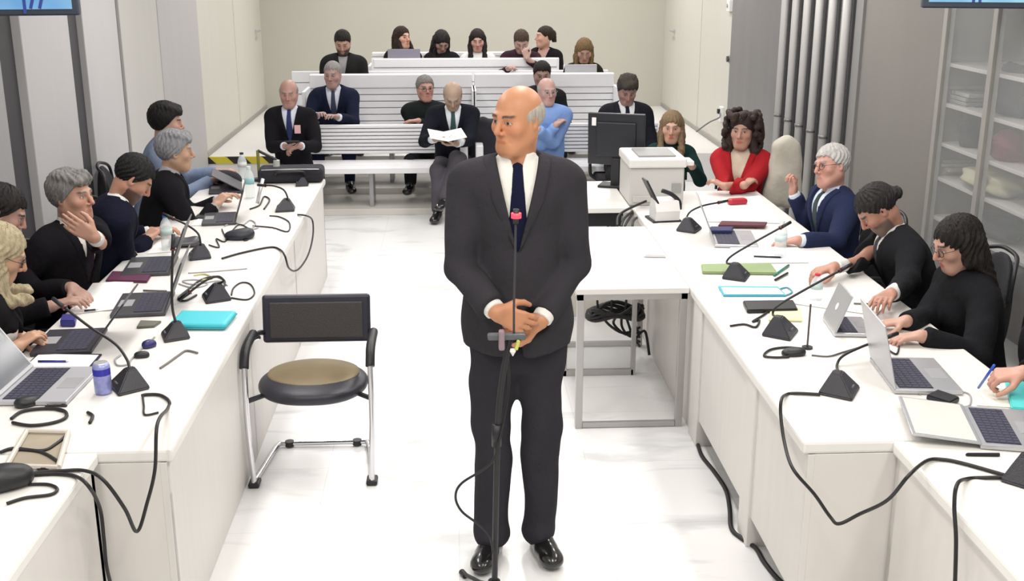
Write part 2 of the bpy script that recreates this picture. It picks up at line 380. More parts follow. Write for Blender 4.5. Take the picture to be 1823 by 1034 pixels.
        bl(inh * (1 - ss(np.abs(z - bz), .003, .0062)) * ss(ax_, .009, .015) * (1 - ss(ax_, .045, .055)), bc)
        er = ((ax_ - .031) / .0145) ** 2 + ((z - .006) / .0062) ** 2
        bl(inh * (1 - ss(er, .8, 1.6)) * .8, sk * .25); bl(inh * (1 - ss(er, .5, .95)), (.55, .52, .48))
        bl(inh * (1 - ss((ax_ - .031) ** 2 + (z - .007) ** 2, .0055 ** 2, .0068 ** 2)) * (er < 1), (.02, .012, .01))
        return c
    hb = (Hc - .135 * e, Hc + .135 * e); fine = [hb]
    for q in (1, -1): m = W[q] + HD[q] * .09 * s; fine.append((m - .11, m + .11))
    npmesh('body', *b.build(.016, fine, res), SKIN, t, colour, 1 if res < .005 else 0)
    # ---- hair
    if hair: make_hair(t, hair, hpt, Rh, e, haircol, Hc, N, R2, S, s, res)
    # ---- trousers, shoes
    tr = Field(); hip2 = .078 * s
    tr.u(Ell(P + R1 @ np.array([0, -.01, -.01]) * s, np.array([.165 * width, .118, .125]) * s + .008, R1), .04)
    for q in (1, -1):
        if stand:
            tr.u(Cone(HJ[q] - up * .02, K[q], .092 * s, .073 * s), .045); tr.u(Ell(P - up * .14 * s, np.array([.10, .09, .09]) * s), .03); tr.u(Cone(K[q], A[q] + up * .0, .069 * s, .064 * s), .03)
            tr.u(Ell(A[q] + np.array([0, .018, .0]), (.058, .082, .05)), .03)
        else:
            tr.u(Cone(HJ[q], K[q], .085 * s, .066 * s), .04); tr.u(Cone(K[q], A[q] + (K[q] - A[q]) * .06, .066 * s, .055 * s), .02)
    tr.noise(folds(.008 if stand else .005, .8, 1.3))
    trm = cloth('trouser_cloth_%.3f_%.3f_%.3f' % tuple(trousers), trousers)
    npmesh('trousers', *tr.build(cres * 1.15), trm, t, None, 2)
    for q in (1, -1):
        sh = Field(); fd = nrm(T[q] - A[q]); fh = nrm([fd[0], fd[1], 0]) if abs(fd[2]) < .8 else fd; a0 = A[q] + np.array([0, 0, -.035])
        base = np.array([A[q][0], A[q][1], max(A[q][2] - .055, .035)]) if not (legs == 'cross' and q == -1) else A[q] - up * .03
        M = np.stack([np.cross(fh, up), fh, up], 1)
        sh.u(Ell(base - fh * .01 + up * .0, (.040, .060, .040), M), .02); sh.u(Ell(base + fh * .09, (.050, .085, .040), M), .035); sh.u(Ell(base + fh * .165, (.047, .050, .032), M), .03)
        sh.u(Cone(A[q] + up * .02, base + fh * .02, .040, .042), .02); sh.u(Cone(A[q] + fh * .02, base + fh * .08, .036, .036), .02)
        zf = base[2] - .033
        sh.cut(lambda X, Y, Z, zf=zf: (Z - zf) + 0 * X + 0 * Y)
        so = npmesh('shoe', *sh.build(.009 if res < .005 else .012), mat('shoe_leather_%.2f' % shoes[0], shoes, .22, coat=.5), t, None, 1)
    # ---- upper clothes
    topm = cloth('top_cloth_%.3f_%.3f_%.3f' % tuple(top), top, .1); shm = cloth('shirt_cloth_%.2f_%.2f_%.2f' % tuple(shirt), shirt, .05)
    fr = lambda X, Y, Z: [(R2[0, i] * (X - N[0]) + R2[1, i] * (Y - N[1]) + R2[2, i] * (Z - N[2])) / s for i in range(3)]
    vd = .30 if outfit == 'suit' else .26
    def wedge(X, Y, Z, ex=0.):
        x, y, z = fr(X, Y, Z); wv = np.clip((z + vd) / vd, 0, 1.6); w = wv * (.068 if outfit == 'suit' else vneck + .02)
        return np.maximum(np.maximum(np.abs(x) - w - ex * np.clip(wv * 1.6, 0, 1), -y + .0), -(z + vd))
    if outfit in ('suit', 'blazer'):
        sf = Field(); torso(sf, .004)
        if outfit == 'suit':
            sf.u(Cone(N + R2 @ np.array([0, -.002, -.02]), N + Rn @ np.array([0, .006, .045]) * s, .075 * s, .061 * s), .01)
            sf.cut(lambda X, Y, Z: np.maximum(np.maximum(np.abs(fr(X, Y, Z)[0]) - .016 - .35 * np.clip(fr(X, Y, Z)[2], 0, .2), -fr(X, Y, Z)[1]), -fr(X, Y, Z)[2] - .005))
            sf.cut(lambda X, Y, Z: .052 - fr(X, Y, Z)[2] - .25 * fr(X, Y, Z)[1])
            for q in (1, -1):
                a = nrm(W[q] - E[q]); sf.u(Cone(W[q] - a * .09, W[q] + a * .02, .036 * s, .036 * s), .002); sf.cut(endcut(W[q], a, -.008))
        npmesh('shirt' if outfit == 'suit' else 'blouse', *sf.build(cres * .8), shm, t, None, 1)
    if outfit == 'suit' and tie is not None:
        tf = Field(); torso(tf, .011 * 1)
        tf.cut(lambda X, Y, Z: -np.maximum(np.maximum(np.abs(fr(X, Y, Z)[0]) - (.016 + .02 * np.clip(-fr(X, Y, Z)[2] / .25, 0, 1)), -fr(X, Y, Z)[1] + .01), np.maximum(fr(X, Y, Z)[2] + .0, -fr(X, Y, Z)[2] - .42)))
        tf.u(Ell(N + R2 @ np.array([0, .068, -.012]) * s, np.array([.021, .016, .024]) * s, R2), .006)
        npmesh('tie', *tf.build(.006), cloth('tie_silk_%.2f_%.2f_%.2f' % tuple(tie), tie), t, None, 1)
    jf = Field(); o = .019 if outfit != 'knit' else .012
    torso(jf, o)
    if stand:
        jf.u(Ell(P + np.array([0, .0, -.06]) * s, np.array([.196 * width, .150, .36]) * s, R1), .05)
        jf.cut(lambda X, Y, Z: (Z - (P[2] - .12 * s)) + 0 * X + 0 * Y)
    arms(jf, o - .003, 1., .031, .02)
    for q in (1, -1): jf.cut(endcut(W[q], nrm(W[q] - E[q]), -.030 if outfit == 'suit' else -.012))
    jf.noise(folds(.0055 if outfit != 'shirtonly' else .0045, 1., float(abs(yaw) * 3 + len(label))))
    if outfit == 'suit':
        jf.cut(wedge)
        if stand: jf.cut(lambda X, Y, Z: np.maximum(np.abs(X) - np.clip((P[2] + .02 - Z) * .12, 0, .05) - .001, np.maximum(-Y, Z - P[2] - .06)))
        # neck opening at the back stays up against the collar
        jf.cut(lambda X, Y, Z: .052 - fr(X, Y, Z)[2] - .4 * fr(X, Y, Z)[1])
    elif outfit == 'blazer': jf.cut(wedge)
    else:
        jf.u(Cone(N + R2 @ np.array([0, 0, -.02]), N + Rn @ np.array([0, .008, .03]) * s, .078 * s, .066 * s), .02)
        jf.cut(lambda X, Y, Z: .042 - fr(X, Y, Z)[2])
    tn = {'suit': 'jacket', 'blazer': 'jacket', 'knit': 'sweater', 'coat': 'jacket', 'shirtonly': 'shirt'}[outfit]
    npmesh(tn, *jf.build(cres), topm, t, None, 2)
    if outfit in ('suit', 'blazer'):
        for q in (1, -1):
            lf = Field(); torso(lf, o + .005)
            lf.cut(lambda X, Y, Z: -wedge(X, Y, Z, .045)); lf.cut(wedge)
            lf.cut(lambda X, Y, Z, q=q: q * fr(X, Y, Z)[0])
            lf.cut(lambda X, Y, Z: fr(X, Y, Z)[1] - .02)
            npmesh('lapel', *lf.build(cres * .75), topm, t, None, 1)
    if badge:
        bd = B(); c = Ch + R2 @ np.array([-.075, .145, .0]) * s; box(bd, c, (.055, .004, .075), Matrix.Rotation(0, 4, 'Z'), .001); obj('badge', bd, mat('badge_card', (.75, .45, .45), .4), t, label='small pink and white lanyard badge')
    if glasses:
        g = B()
        for q in (1, -1):
            pts = [hpt((.032 + .023 * math.cos(a)) * q, .099 - .006 * abs(math.cos(a)), .003 + .017 * math.sin(a)) for a in [i * math.pi / 6 for i in range(13)]]
            tube(g, pts, .0019 * e, 6, False); tube(g, [hpt(.055 * q, .093, .008), hpt(.078 * q, .06, .01), hpt(.083 * q, -.005, .012)], .0016 * e, 6, False)
        tube(g, [hpt(-.010, .102, .005), hpt(0, .105, .008), hpt(.010, .102, .005)], .0016 * e, 6, False)
        obj('glasses', g, mat('glasses_frame_%.2f' % glasses[0], glasses, .3), t, smooth=True)
    return t, dict(root=root, RY=RY, W=W, Hc=Hc, P=P, N=N, K=K)

def make_hair(t, style, hpt, Rh, e, col, Hc, N, R2, S, s, res):
    h = Field(); rg = random.Random(len(style) * 7 + int(col[0] * 1000))
    def el(c, r, k=.015, sub=False): (h.s_ if sub else h.u)(Ell(hpt(*c), np.array(r) * e, Rh), k)
    def co(a, b, ra, rb, k=.015): h.u(Cone(hpt(*a), hpt(*b), ra * e, rb * e), k)
    fine = res * 1.0
    def hf(X, Y, Z): return [(Rh[0, i] * (X - Hc[0]) + Rh[1, i] * (Y - Hc[1]) + Rh[2, i] * (Z - Hc[2])) / e for i in range(3)]
    if style in ('short', 'crop', 'wavy', 'full'):
        g = {'crop': .006, 'short': .011, 'wavy': .018, 'full': .026}[style]
        el((0, -.017, .038), (.076 + g, .093 + g, .084 + g * 1.2))
        if style in ('wavy', 'full'):
            for i in range(10): a = i * .63; el((.055 * math.cos(a), .0 + .06 * math.sin(a), .10 + .01 * math.cos(i * 2.1)), (.032, .036, .024), .012)
            co((-.04, .078, .09), (.045, .075, .085), .017, .020)
        # face and neck left free
        h.cut(lambda X, Y, Z: -np.maximum(-(hf(X, Y, Z)[2] - (.062 - 1.3 * np.clip(.06 - hf(X, Y, Z)[1], 0, .1))), -(hf(X, Y, Z)[2] + .055)))
    elif style == 'ring':      # bald crown, short hair round the sides
        el((0, -.022, .02), (.085, .094, .074)); el((0, .0, .088), (.09, .105, .05), .01, True)
        h.cut(lambda X, Y, Z: -np.maximum(hf(X, Y, Z)[1] - .035 - .4 * (hf(X, Y, Z)[2]), -(hf(X, Y, Z)[2] + .05)))
    elif style in ('long', 'longside', 'bob', 'bun', 'pony', 'curly', 'backlong'):
        el((0, -.018, .038), (.087, .104, .094))
        if style in ('bun', 'pony'):
            el((0, -.118, -.005), (.034, .032, .034)) if style == 'bun' else co((0, -.11, .04), (0, -.135, -.13), .035, .02)
            h.cut(lambda X, Y, Z: -np.maximum(-(hf(X, Y, Z)[2] - (.058 - 1.25 * np.clip(.06 - hf(X, Y, Z)[1], 0, .1))), -(hf(X, Y, Z)[2] + .06)))
        else:
            L = {'backlong': -.32, 'long': -.33, 'longside': -.26, 'bob': -.12, 'curly': -.14}[style]
            for q in (1, -1):
                co((.070 * q, -.01, .03), (.078 * q, .0, -.07), .030, .032); co((.078 * q, .0 if style != 'backlong' else -.03, -.07), (.088 * q, .03 if style != 'backlong' else -.06, L), .032, .026)
                if style not in ('backlong', 'curly'):
                    co((.072 * q, .03, -.04), (.082 * q, .085, -.16), .022, .026); co((.082 * q, .085, -.16), (.074 * q, .160, L), .030, .024)
                co((.05 * q, -.06, .0), (.07 * q, -.06, L), .045, .035)
            co((0, -.07, .0), (0, -.075, L * .95), .055, .045)
            if style == 'curly':
                for i in range(260):
                    a = rg.uniform(.15, 2 * math.pi - .15) + math.pi / 2; z = rg.uniform(-.24, .13); rr = .094 + .035 * math.sin(min(max((.16 - z) / .3, 0), 1) * math.pi * .75)
                    if math.sin(a) > .62 and z < .085: continue
                    el((rr * math.cos(a), rr * 1.0 * math.sin(a) - .012, z), (.023, .023, .021), .005)
            # the face
            el((0, .105, -.028), (.058 if style != 'curly' else .056, .075, .092), .012, True)
    def locks(X, Y, Z):
        x, y, z = hf(X, Y, Z); an = np.arctan2(x, y + .02)
        return .0032 * np.sin(an * 19 + 9 * np.sin(z * 22) + 30 * z) + .002 * np.sin(an * 37 + 40 * z + 5 * np.sin(60 * y))
    if style not in ('curly', 'ring'): h.noise(locks)
    V, Q = h.build(.005 if res < .007 else .008)
    npmesh('hair', V, Q, hairm('hair_%.3f_%.3f_%.3f' % tuple(col), col), t, None, 1)

# ================================================================== THE ROOM
def marble():
    m = bpy.data.materials.new('white_marble_floor'); m.use_nodes = True; nt = m.node_tree; b = nt.nodes['Principled BSDF']
    tc = nt.nodes.new('ShaderNodeTexCoord'); mp = nt.nodes.new('ShaderNodeMapping'); mp.inputs['Scale'].default_value = (.6, 1.6, 1); nt.links.new(tc.outputs['Object'], mp.inputs[0])
    n = nt.nodes.new('ShaderNodeTexNoise'); n.inputs['Scale'].default_value = 2.2; n.inputs['Detail'].default_value = 8; n.inputs['Distortion'].default_value = 1.2; nt.links.new(mp.outputs[0], n.inputs[0])
    r = nt.nodes.new('ShaderNodeValToRGB'); e = r.color_ramp.elements; e[0].position = .30; e[0].color = (.62, .63, .64, 1); e[1].position = .44; e[1].color = (.83, .83, .83, 1)
    nt.links.new(n.outputs[0], r.inputs[0])
    br = nt.nodes.new('ShaderNodeTexBrick'); br.inputs['Scale'].default_value = 1; br.inputs['Brick Width'].default_value = .6; br.inputs['Row Height'].default_value = .6; br.inputs['Mortar Size'].default_value = .002; br.offset = 0
    br.inputs['Color1'].default_value = br.inputs['Color2'].default_value = (1, 1, 1, 1); br.inputs['Mortar'].default_value = (.86, .86, .86, 1); nt.links.new(tc.outputs['Object'], br.inputs[0])
    mx = nt.nodes.new('ShaderNodeMix'); mx.data_type = 'RGBA'; mx.blend_type = 'MULTIPLY'; mx.inputs[0].default_value = 1; nt.links.new(r.outputs[0], mx.inputs[6]); nt.links.new(br.outputs[0], mx.inputs[7])
    nt.links.new(mx.outputs[2], b.inputs['Base Color']); b.inputs['Roughness'].default_value = .22; b.inputs['Specular IOR Level'].default_value = .4
    return m
def struct(name, bm, m, parent=None):
    o = obj(name, bm, m, parent)
    if parent is None: o['kind'] = 'structure'
    return o
WL, WR, YB, PLAT = -2.55, 2.9, 15.5, .3
M_BACK = mat('back_wall_plaster', (.50, .485, .43), .85, var=.03, vscale=1.5)
M_PANEL = mat('light_grey_wall_panel', (.50, .49, .495), .6, var=.05, vscale=2, stretch=(4, 4, .2))
M_PANELW = mat('cream_wall_panel', (.60, .585, .53), .6, var=.03, vscale=2, stretch=(4, 4, .2))
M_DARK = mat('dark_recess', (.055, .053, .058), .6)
M_GREYW = mat('warm_grey_wall', (.215, .205, .19), .7, var=.05, vscale=2, stretch=(4, 4, .2))
M_GREYD = mat('dark_grey_panel', (.20, .195, .20), .45, var=.12, vscale=1.5, stretch=(3, 3, .4))
mat('dark_metal', (.12, .11, .10), .4, .6)
M_WHITEP = mat('white_platform_paint', (.78, .77, .75), .45, var=.02)
bm = B(); boxr(bm, WL - .2, 4.2, -.6, YB + .2, -.1, 0); struct('floor', bm, marble())
bm = B(); boxr(bm, WL - .2, 4.2, -.6, YB + .2, CEIL, CEIL + .1); struct('ceiling', bm, mat('ceiling_paint', (.75, .74, .72), .9))
bm = B(); boxr(bm, WL - .2, 4.2, YB, YB + .2, 0, CEIL); struct('wall_back', bm, M_BACK)
bm = B(); boxr(bm, WL - .2, WL, -.6, YB, 0, CEIL); struct('wall_left', bm, M_PANEL)
bm = B(); boxr(bm, WR, WR + .2, 6.72, YB, 0, CEIL); struct('wall_right', bm, M_GREYW)
bm = B(); boxr(bm, 4.0, 4.2, -.6, 6.72, 0, CEIL); boxr(bm, WR, 4.2, 6.62, 6.72, 0, CEIL); struct('wall_right_rear', bm, M_GREYW)
def panel(x0, x1, y0, y1, m, z0=0, z1=CEIL, name='trim_1', bev=.006): bm = B(); boxr(bm, x0, x1, y0, y1, z0, z1, bev); return struct(name, bm, m)
panel(WL, WL + .012, 11.64, YB, M_PANELW, PLAT, name='trim_1', bev=0)
panel(WL, WL + .03, 10.08, 11.62, mat('grey_wall_panel', (.46, .45, .45), .6, var=.05, vscale=2, stretch=(4, 4, .2)), name='trim_2')
panel(WL, WL + .03, 8.93, 10.05, mat('beige_grey_wall_panel', (.50, .49, .47), .6, var=.04, vscale=2, stretch=(4, 4, .2)), name='trim_3')
panel(WL, WL + .006, 8.77, 8.93, M_DARK, name='trim_4', bev=0); panel(WL, WL + .02, 8.83, 8.86, M_PANEL, name='trim_5', bev=0)
panel(WL, WL + .05, 7.97, 8.77, M_PANEL, name='trim_6'); panel(WL, WL + .006, 7.64, 7.97, M_DARK, name='trim_7', bev=0)
panel(WL, WL + .06, 6.80, 7.64, M_PANEL, name='trim_8'); panel(WL, WL + .006, 6.55, 6.80, M_DARK, name='trim_9', bev=0); panel(WL, WL + .02, 4.0, 6.55, mat('shaded_grey_wall_panel', (.36, .355, .365), .6, var=.05), name='trim_10')  # last panel's darker grey puts the wall's shadow side into its colour
panel(WL + .012, WL + .03, 11.64, YB, mat('grey_skirting', (.33, .32, .29), .6), PLAT, PLAT + .05, name='baseboard_left')
panel(WR - .012, WR, 11.72, YB, M_PANELW, PLAT, name='trim_11', bev=0); panel(WR - .03, WR, 9.9, 11.70, M_GREYD, name='trim_12')
panel(WR - .03, WR - .012, 11.72, YB, MATS['grey_skirting'], PLAT, PLAT + .05, name='baseboard_right')
panel(WR - .02, WR, 7.96, 9.88, mat('pipe_backing', (.24, .235, .23), .6), name='trim_13', bev=0)
# doors in the side walls, flush, only their seams and handles show
for nm, xw, sgn, y0, y1, hy_ in (('door_1', WL + .012, 1, 13.6, 15.2, 15.0), ('door_2', WR - .012, -1, 13.2, 14.95, 14.75)):
    bm = B(); boxr(bm, min(xw, xw + sgn * .006), max(xw, xw + sgn * .006), y0, y1, PLAT, 2.6, .002); d = struct(nm, bm, M_PANELW)
    for z in (1.36, 1.27):
        bm = B(); box(bm, (xw + sgn * .015, hy_, z), (.02, .05, .035), None, .004)
        if z > 1.3: cyl(bm, (xw + sgn * .05, hy_, z), (xw + sgn * .05, hy_ + .13, z), .01); cyl(bm, (xw, hy_, z), (xw + sgn * .055, hy_, z), .01)
        obj('door_handle' if z > 1.3 else 'door_lock', bm, SILVER, d)
# platform and steps under the public benches
bm = B(); boxr(bm, WL, WR, 11.62, YB, 0, PLAT, .004); struct('trim_14', bm, M_WHITEP)
bm = B(); boxr(bm, -1.85, 2.0, 10.15, 10.82, 0, .06, .004); struct('trim_15', bm, mat('step_stone', (.62, .60, .56), .5, var=.06, vscale=3))
bm = B(); boxr(bm, -1.85, 2.0, 10.82, 11.62, 0, .12, .004); struct('trim_16', bm, MATS['step_stone'])
# hazard tape on the platform edge
def tape_mat():
    m = bpy.data.materials.new('hazard_tape'); m.use_nodes = True; nt = m.node_tree; b = nt.nodes['Principled BSDF']; b.inputs['Roughness'].default_value = .5
    tc = nt.nodes.new('ShaderNodeTexCoord'); wv = nt.nodes.new('ShaderNodeTexWave'); wv.bands_direction = 'DIAGONAL'; wv.inputs['Scale'].default_value = 1.75
    r = nt.nodes.new('ShaderNodeValToRGB'); r.color_ramp.interpolation = 'CONSTANT'; e = r.color_ramp.elements; e[0].color = (.01, .01, .01, 1); e[1].position = .5; e[1].color = (.62, .52, .04, 1)
    nt.links.new(tc.outputs['Object'], wv.inputs[0]); nt.links.new(wv.outputs[0], r.inputs[0]); nt.links.new(r.outputs[0], b.inputs['Base Color']); return m
bm = B(); boxr(bm, -2.52, -1.86, 11.60, 11.622, .235, .302); boxr(bm, -2.52, -1.86, 11.60, 11.64, .30, .304)
o = obj('hazard_tape', bm, tape_mat()); base_origin(o); tag(o, 'yellow and black striped hazard tape along the edge of the white platform', 'tape')
# ceiling lights
for i, (x, y) in enumerate(LAMPS):
    t = thing('ceiling_light', 'long white ceiling light panel above the courtroom', 'light', (x, y, CEIL - .05), 0, 'ceiling light panels')
    bm = B(); boxr(bm, -.17, .17, -.82, .82, .0, .05, .004); obj('housing', bm, mat('lamp_housing', (.7, .7, .7), .4), t)
# right-hand pipes
zj = PX(1430, 225, 2.85)[2]
for i in range(6):
    y = 9.72 - i * .31
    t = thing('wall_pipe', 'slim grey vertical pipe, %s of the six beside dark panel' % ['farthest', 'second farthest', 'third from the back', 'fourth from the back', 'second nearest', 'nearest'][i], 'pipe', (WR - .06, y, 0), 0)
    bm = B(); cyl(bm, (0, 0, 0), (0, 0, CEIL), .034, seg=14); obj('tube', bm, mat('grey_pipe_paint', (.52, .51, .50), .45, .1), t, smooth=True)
    bm = B(); boxr(bm, .02, .045, -.065, -.04, 0, CEIL); obj('shadow_strip', bm, M_DARK, t)  # solid dark strip stands in for the shade beside the pipe
    bm = B(); cyl(bm, (0, 0, zj - .012), (0, 0, zj + .012), .039, seg=14); obj('clamp_ring', bm, mat('clamp_grey', (.2, .2, .2), .4, .4), t, smooth=True)
# socket, knob, junction box on the right wall
t = thing('wall_socket', 'white wall socket box on the cream wall beside the curly haired woman', 'socket', PX(1284, 203, WR - .03))
bm = B(); box(bm, (0, 0, 0), (.04, .10, .16), None, .008); obj('housing', bm, mat('white_plastic', (.8, .8, .79), .4), t)
bm = B(); box(bm, (-.03, 0, .03), (.03, .05, .05), None, .006); obj('plug', bm, BLACK, t)
p = PX(1282, 200, WR - .05); bm = B(); tube(bm, [p, p + np.array([-.03, -.1, -.04]), PX(1262, 218, 2.72), PX(1240, 234, 2.55)], .008); o = obj('wall_cable', bm, mat('grey_cable', (.2, .2, .2), .5), smooth=True); base_origin(o); tag(o, 'grey cable running down from the white wall socket', 'cable')
t = thing('junction_box', 'small white junction box high on the right cream wall', 'box', PX(1299, 10, WR - .03)); bm = B(); box(bm, (0, 0, 0), (.04, .12, .12), None, .008); obj('housing', bm, MATS['white_plastic'], t); bm = B(); cyl(bm, (-.02, 0, 0), (-.03, 0, 0), .02); obj('indicator', bm, SILVER, t)
t = thing('wall_button', 'small dark round button on the right cream wall', 'button', PX(1297, 105, WR - .03)); bm = B(); cyl(bm, (.02, 0, 0), (-.02, 0, 0), .03); obj('knob_cap', bm, mat('dark_metal', (.12, .11, .10), .4, .6), t); bm = B(); cyl(bm, (.022, 0, 0), (.0, 0, 0), .042); obj('rosette', bm, SILVER, t)

# glass-fronted shelves on the right
CY0, CY1 = 3.2, 6.62
M_FRAME = mat('shelf_frame_grey', (.40, .39, .37), .4, .3)
t = thing('glass_cabinet', 'tall glass-fronted wall cabinet with white shelves on the right', 'cabinet', (3.15, 5.0, 0))
bm = B(); boxr(bm, 3.42, 3.44, CY0, CY1, 0, 2.5); obj('back_panel', bm, mat('cabinet_back', (.20, .18, .175), .7, var=.08, vscale=3), t, True)
zs = [PX(px, py, 2.95)[2] for px, py in ((1712, 115), (1712, 190), (1705, 262), (1700, 325), (1700, 400))]
for z in zs + [2.42]:
    bm = B(); boxr(bm, WR + .03, 3.42, CY0, CY1, z - .022, z, .002); obj('shelf', bm, mat('shelf_white', (.42, .40, .39), .5), t, True)
for y in (6.60, 5.98, 5.2, 4.4, 3.6):
    bm = B(); boxr(bm, WR - .02, WR + .03, y - .025, y + .025, 0, 2.45, .003); obj('frame_post', bm, M_FRAME, t, True)
bm = B(); boxr(bm, WR - .02, WR + .03, CY0, CY1, 2.40, 2.46, .003); obj('top_rail', bm, M_FRAME, t, True)
for y0, y1 in ((6.01, 6.57), (5.23, 5.95), (4.43, 5.17), (3.63, 4.37)):
    bm = B(); boxr(bm, WR, WR + .006, y0, y1, .05, 2.40); obj('glass_pane', bm, mat('cabinet_glass', (.9, .93, .93), .05, alpha=.12, spec=.4), t, True)
def lump(name, label, cat, c, r, m, seed=0):
    bm = B(); bmesh.ops.create_icosphere(bm, subdivisions=3, radius=1); rg = random.Random(seed)
    ph = [rg.uniform(0, 6) for _ in range(6)]
    for v in bm.verts:
        k = 1 + .13 * math.sin(3 * v.co.x + ph[0]) * math.cos(4 * v.co.y + ph[1]) + .09 * math.sin(7 * v.co.z + ph[2] + 5 * v.co.x)
        v.co = Vector((v.co.x * r[0] * k, v.co.y * r[1] * k, max(v.co.z * k, -.85) * r[2])) + Vector([float(q) for q in c])
    o = obj(name, bm, m, smooth=True); base_origin(o); return tag(o, label, cat)
def onshelf(px, py, i, dx=.2): p = PX(px, py, WR + dx); return p
def cbox(px, py, sz, zi, name, label, m, dx=.2, rz_=0):
    p = PX(px, py, WR + dx); z = zs[zi]; bm = B(); box(bm, (p[0], p[1], z + sz[2] / 2 + .001), sz, rz_, .008); o = obj(name, bm, m); base_origin(o); return tag(o, label, name.replace('_', ' '))
def stack(px, zi, n, name, label, col, dx=.2):
    p = PX(px, 250, WR + dx); 
    t = thing(name, label, 'stack', (p[0], p[1], zs[zi] + .001)); rg = random.Random(n + px)
    for k in range(n):
        bm = B(); box(bm, (rg.uniform(-.02, .02), rg.uniform(-.03, .03), .012 + k * .024), (.27, .36 + rg.uniform(-.04, .03), .021), rg.uniform(-.08, .08), .002); obj('folder', bm, mat('folder_%d' % (k % 3 + int(col[0] * 10) * 3), tuple(min(1, c * (.85 + .15 * (k % 3))) for c in col), .7), t)
bl = mat('black_fabric', (.015, .014, .02), .9, bump=.6, bscale=25)
for a in ((1700, 1, 4, 'folder_stack', 'grey folder stack on upper shelf of far glass cabinet bay', (.33, .31, .28)), (1725, 1, 3, 'folder_stack', 'second grey folder stack on upper shelf of far cabinet bay, nearer the post', (.28, .28, .26)),
          (1690, 2, 2, 'folder_stack', 'thin dark folder stack on middle shelf of far cabinet bay', (.06, .05, .06)), (1700, 3, 5, 'paper_stack', 'beige paper stack on low shelf of far cabinet bay', (.38, .34, .24))): stack(*a)
zz = lambda i: zs[i]
def lshelf(px, i, r, label, m, seed, dx=.2, nm='coat', cat='coat'): p = PX(px, 200, WR + dx); lump(nm, label, cat, (p[0], p[1], zs[i] + r[2] * .86), r, m, seed)
lshelf(1812, 1, (.15, .26, .15), 'folded black coat on upper shelf behind the cabinet glass', bl, 3, .2)
lshelf(1735, 2, (.08, .07, .13), 'small black bag upright on middle shelf of far cabinet bay', bl, 5, .12, 'bag', 'bag')
lshelf(1812, 2, (.13, .15, .09), 'dark maroon bundle on middle shelf behind the cabinet glass', mat('maroon_fabric', (.12, .02, .035), .8), 7, .16, 'bundle', 'bundle')
lshelf(1790, 3, (.16, .28, .07), 'pale olive folded cloth on low shelf behind the cabinet glass', mat('olive_cloth', (.35, .34, .24), .9, bump=.5, bscale=20), 9, .17, 'folded_cloth', 'cloth')
lshelf(1805, 4, (.13, .22, .06), 'flat black case on lowest visible cabinet shelf', bl, 11, .17, 'case', 'case')

# screens hung in the upper corners
def screen_mat():
    m = bpy.data.materials.new('lit_screen'); m.use_nodes = True; nt = m.node_tree; b = nt.nodes['Principled BSDF']; b.inputs['Roughness'].default_value = .2
    tc = nt.nodes.new('ShaderNodeTexCoord'); n = nt.nodes.new('ShaderNodeTexNoise'); n.inputs['Scale'].default_value = 3.0; nt.links.new(tc.outputs['Object'], n.inputs[0])
    r = nt.nodes.new('ShaderNodeValToRGB'); e = r.color_ramp.elements; e[0].position = .38; e[0].color = (.10, .28, .55, 1); e[1].position = .62; e[1].color = (.30, .55, .68, 1)
    nt.links.new(n.outputs[0], r.inputs[0]); nt.links.new(r.outputs[0], b.inputs['Emission Color']); b.inputs['Emission Strength'].default_value = .75; b.inputs['Base Color'].default_value = (.05, .1, .15, 1); return m
SCR = screen_mat()
def tv(corner, yaw, sidesign, label, marks):
    """corner = lower inner corner; the set runs outwards by sidesign"""
    W_, H_ = 1.0, .6
    t = thing('television', label, 'television', corner, yaw)
    s = sidesign; x0, x1 = min(0, s * W_), max(0, s * W_)
    bm = B(); boxr(bm, x0, x1, -.02, .04, 0, H_, .008); obj('housing', bm, mat('tv_bezel', (.03, .04, .06), .4), t)
    bm = B(); boxr(bm, x0 + .03, x1 - .03, -.024, -.0195, .03, H_ - .03); sc = obj('screen', bm, SCR, t)
    bm = B()
    for (u, v, a) in marks: box(bm, (u, -.026, v), (.014, .003, .1), Matrix.Rotation(a, 4, 'Y'))
    obj('screen_lettering', bm, mat('screen_ink', (.02, .04, .2), .5, emis=.3), sc)
    bm = B(); cyl(bm, ((x0 + x1) / 2, .08, .3), ((x0 + x1) / 2, .08, CEIL - corner[2]), .025); obj('mount_pole', bm, BLACK, t)
p = PY(143, 27, 5.6); tv(p, R(8), -1, 'lit television hanging in the upper left corner', [(-.20, .08, .3), (-.16, .08, .3), (-.24, .06, 0)])
p = PY(1640, 14, 5.7); tv(p, R(-14), 1, 'lit television hanging in the upper right corner', [(.27, .08, 0), (.24, .08, 0)])

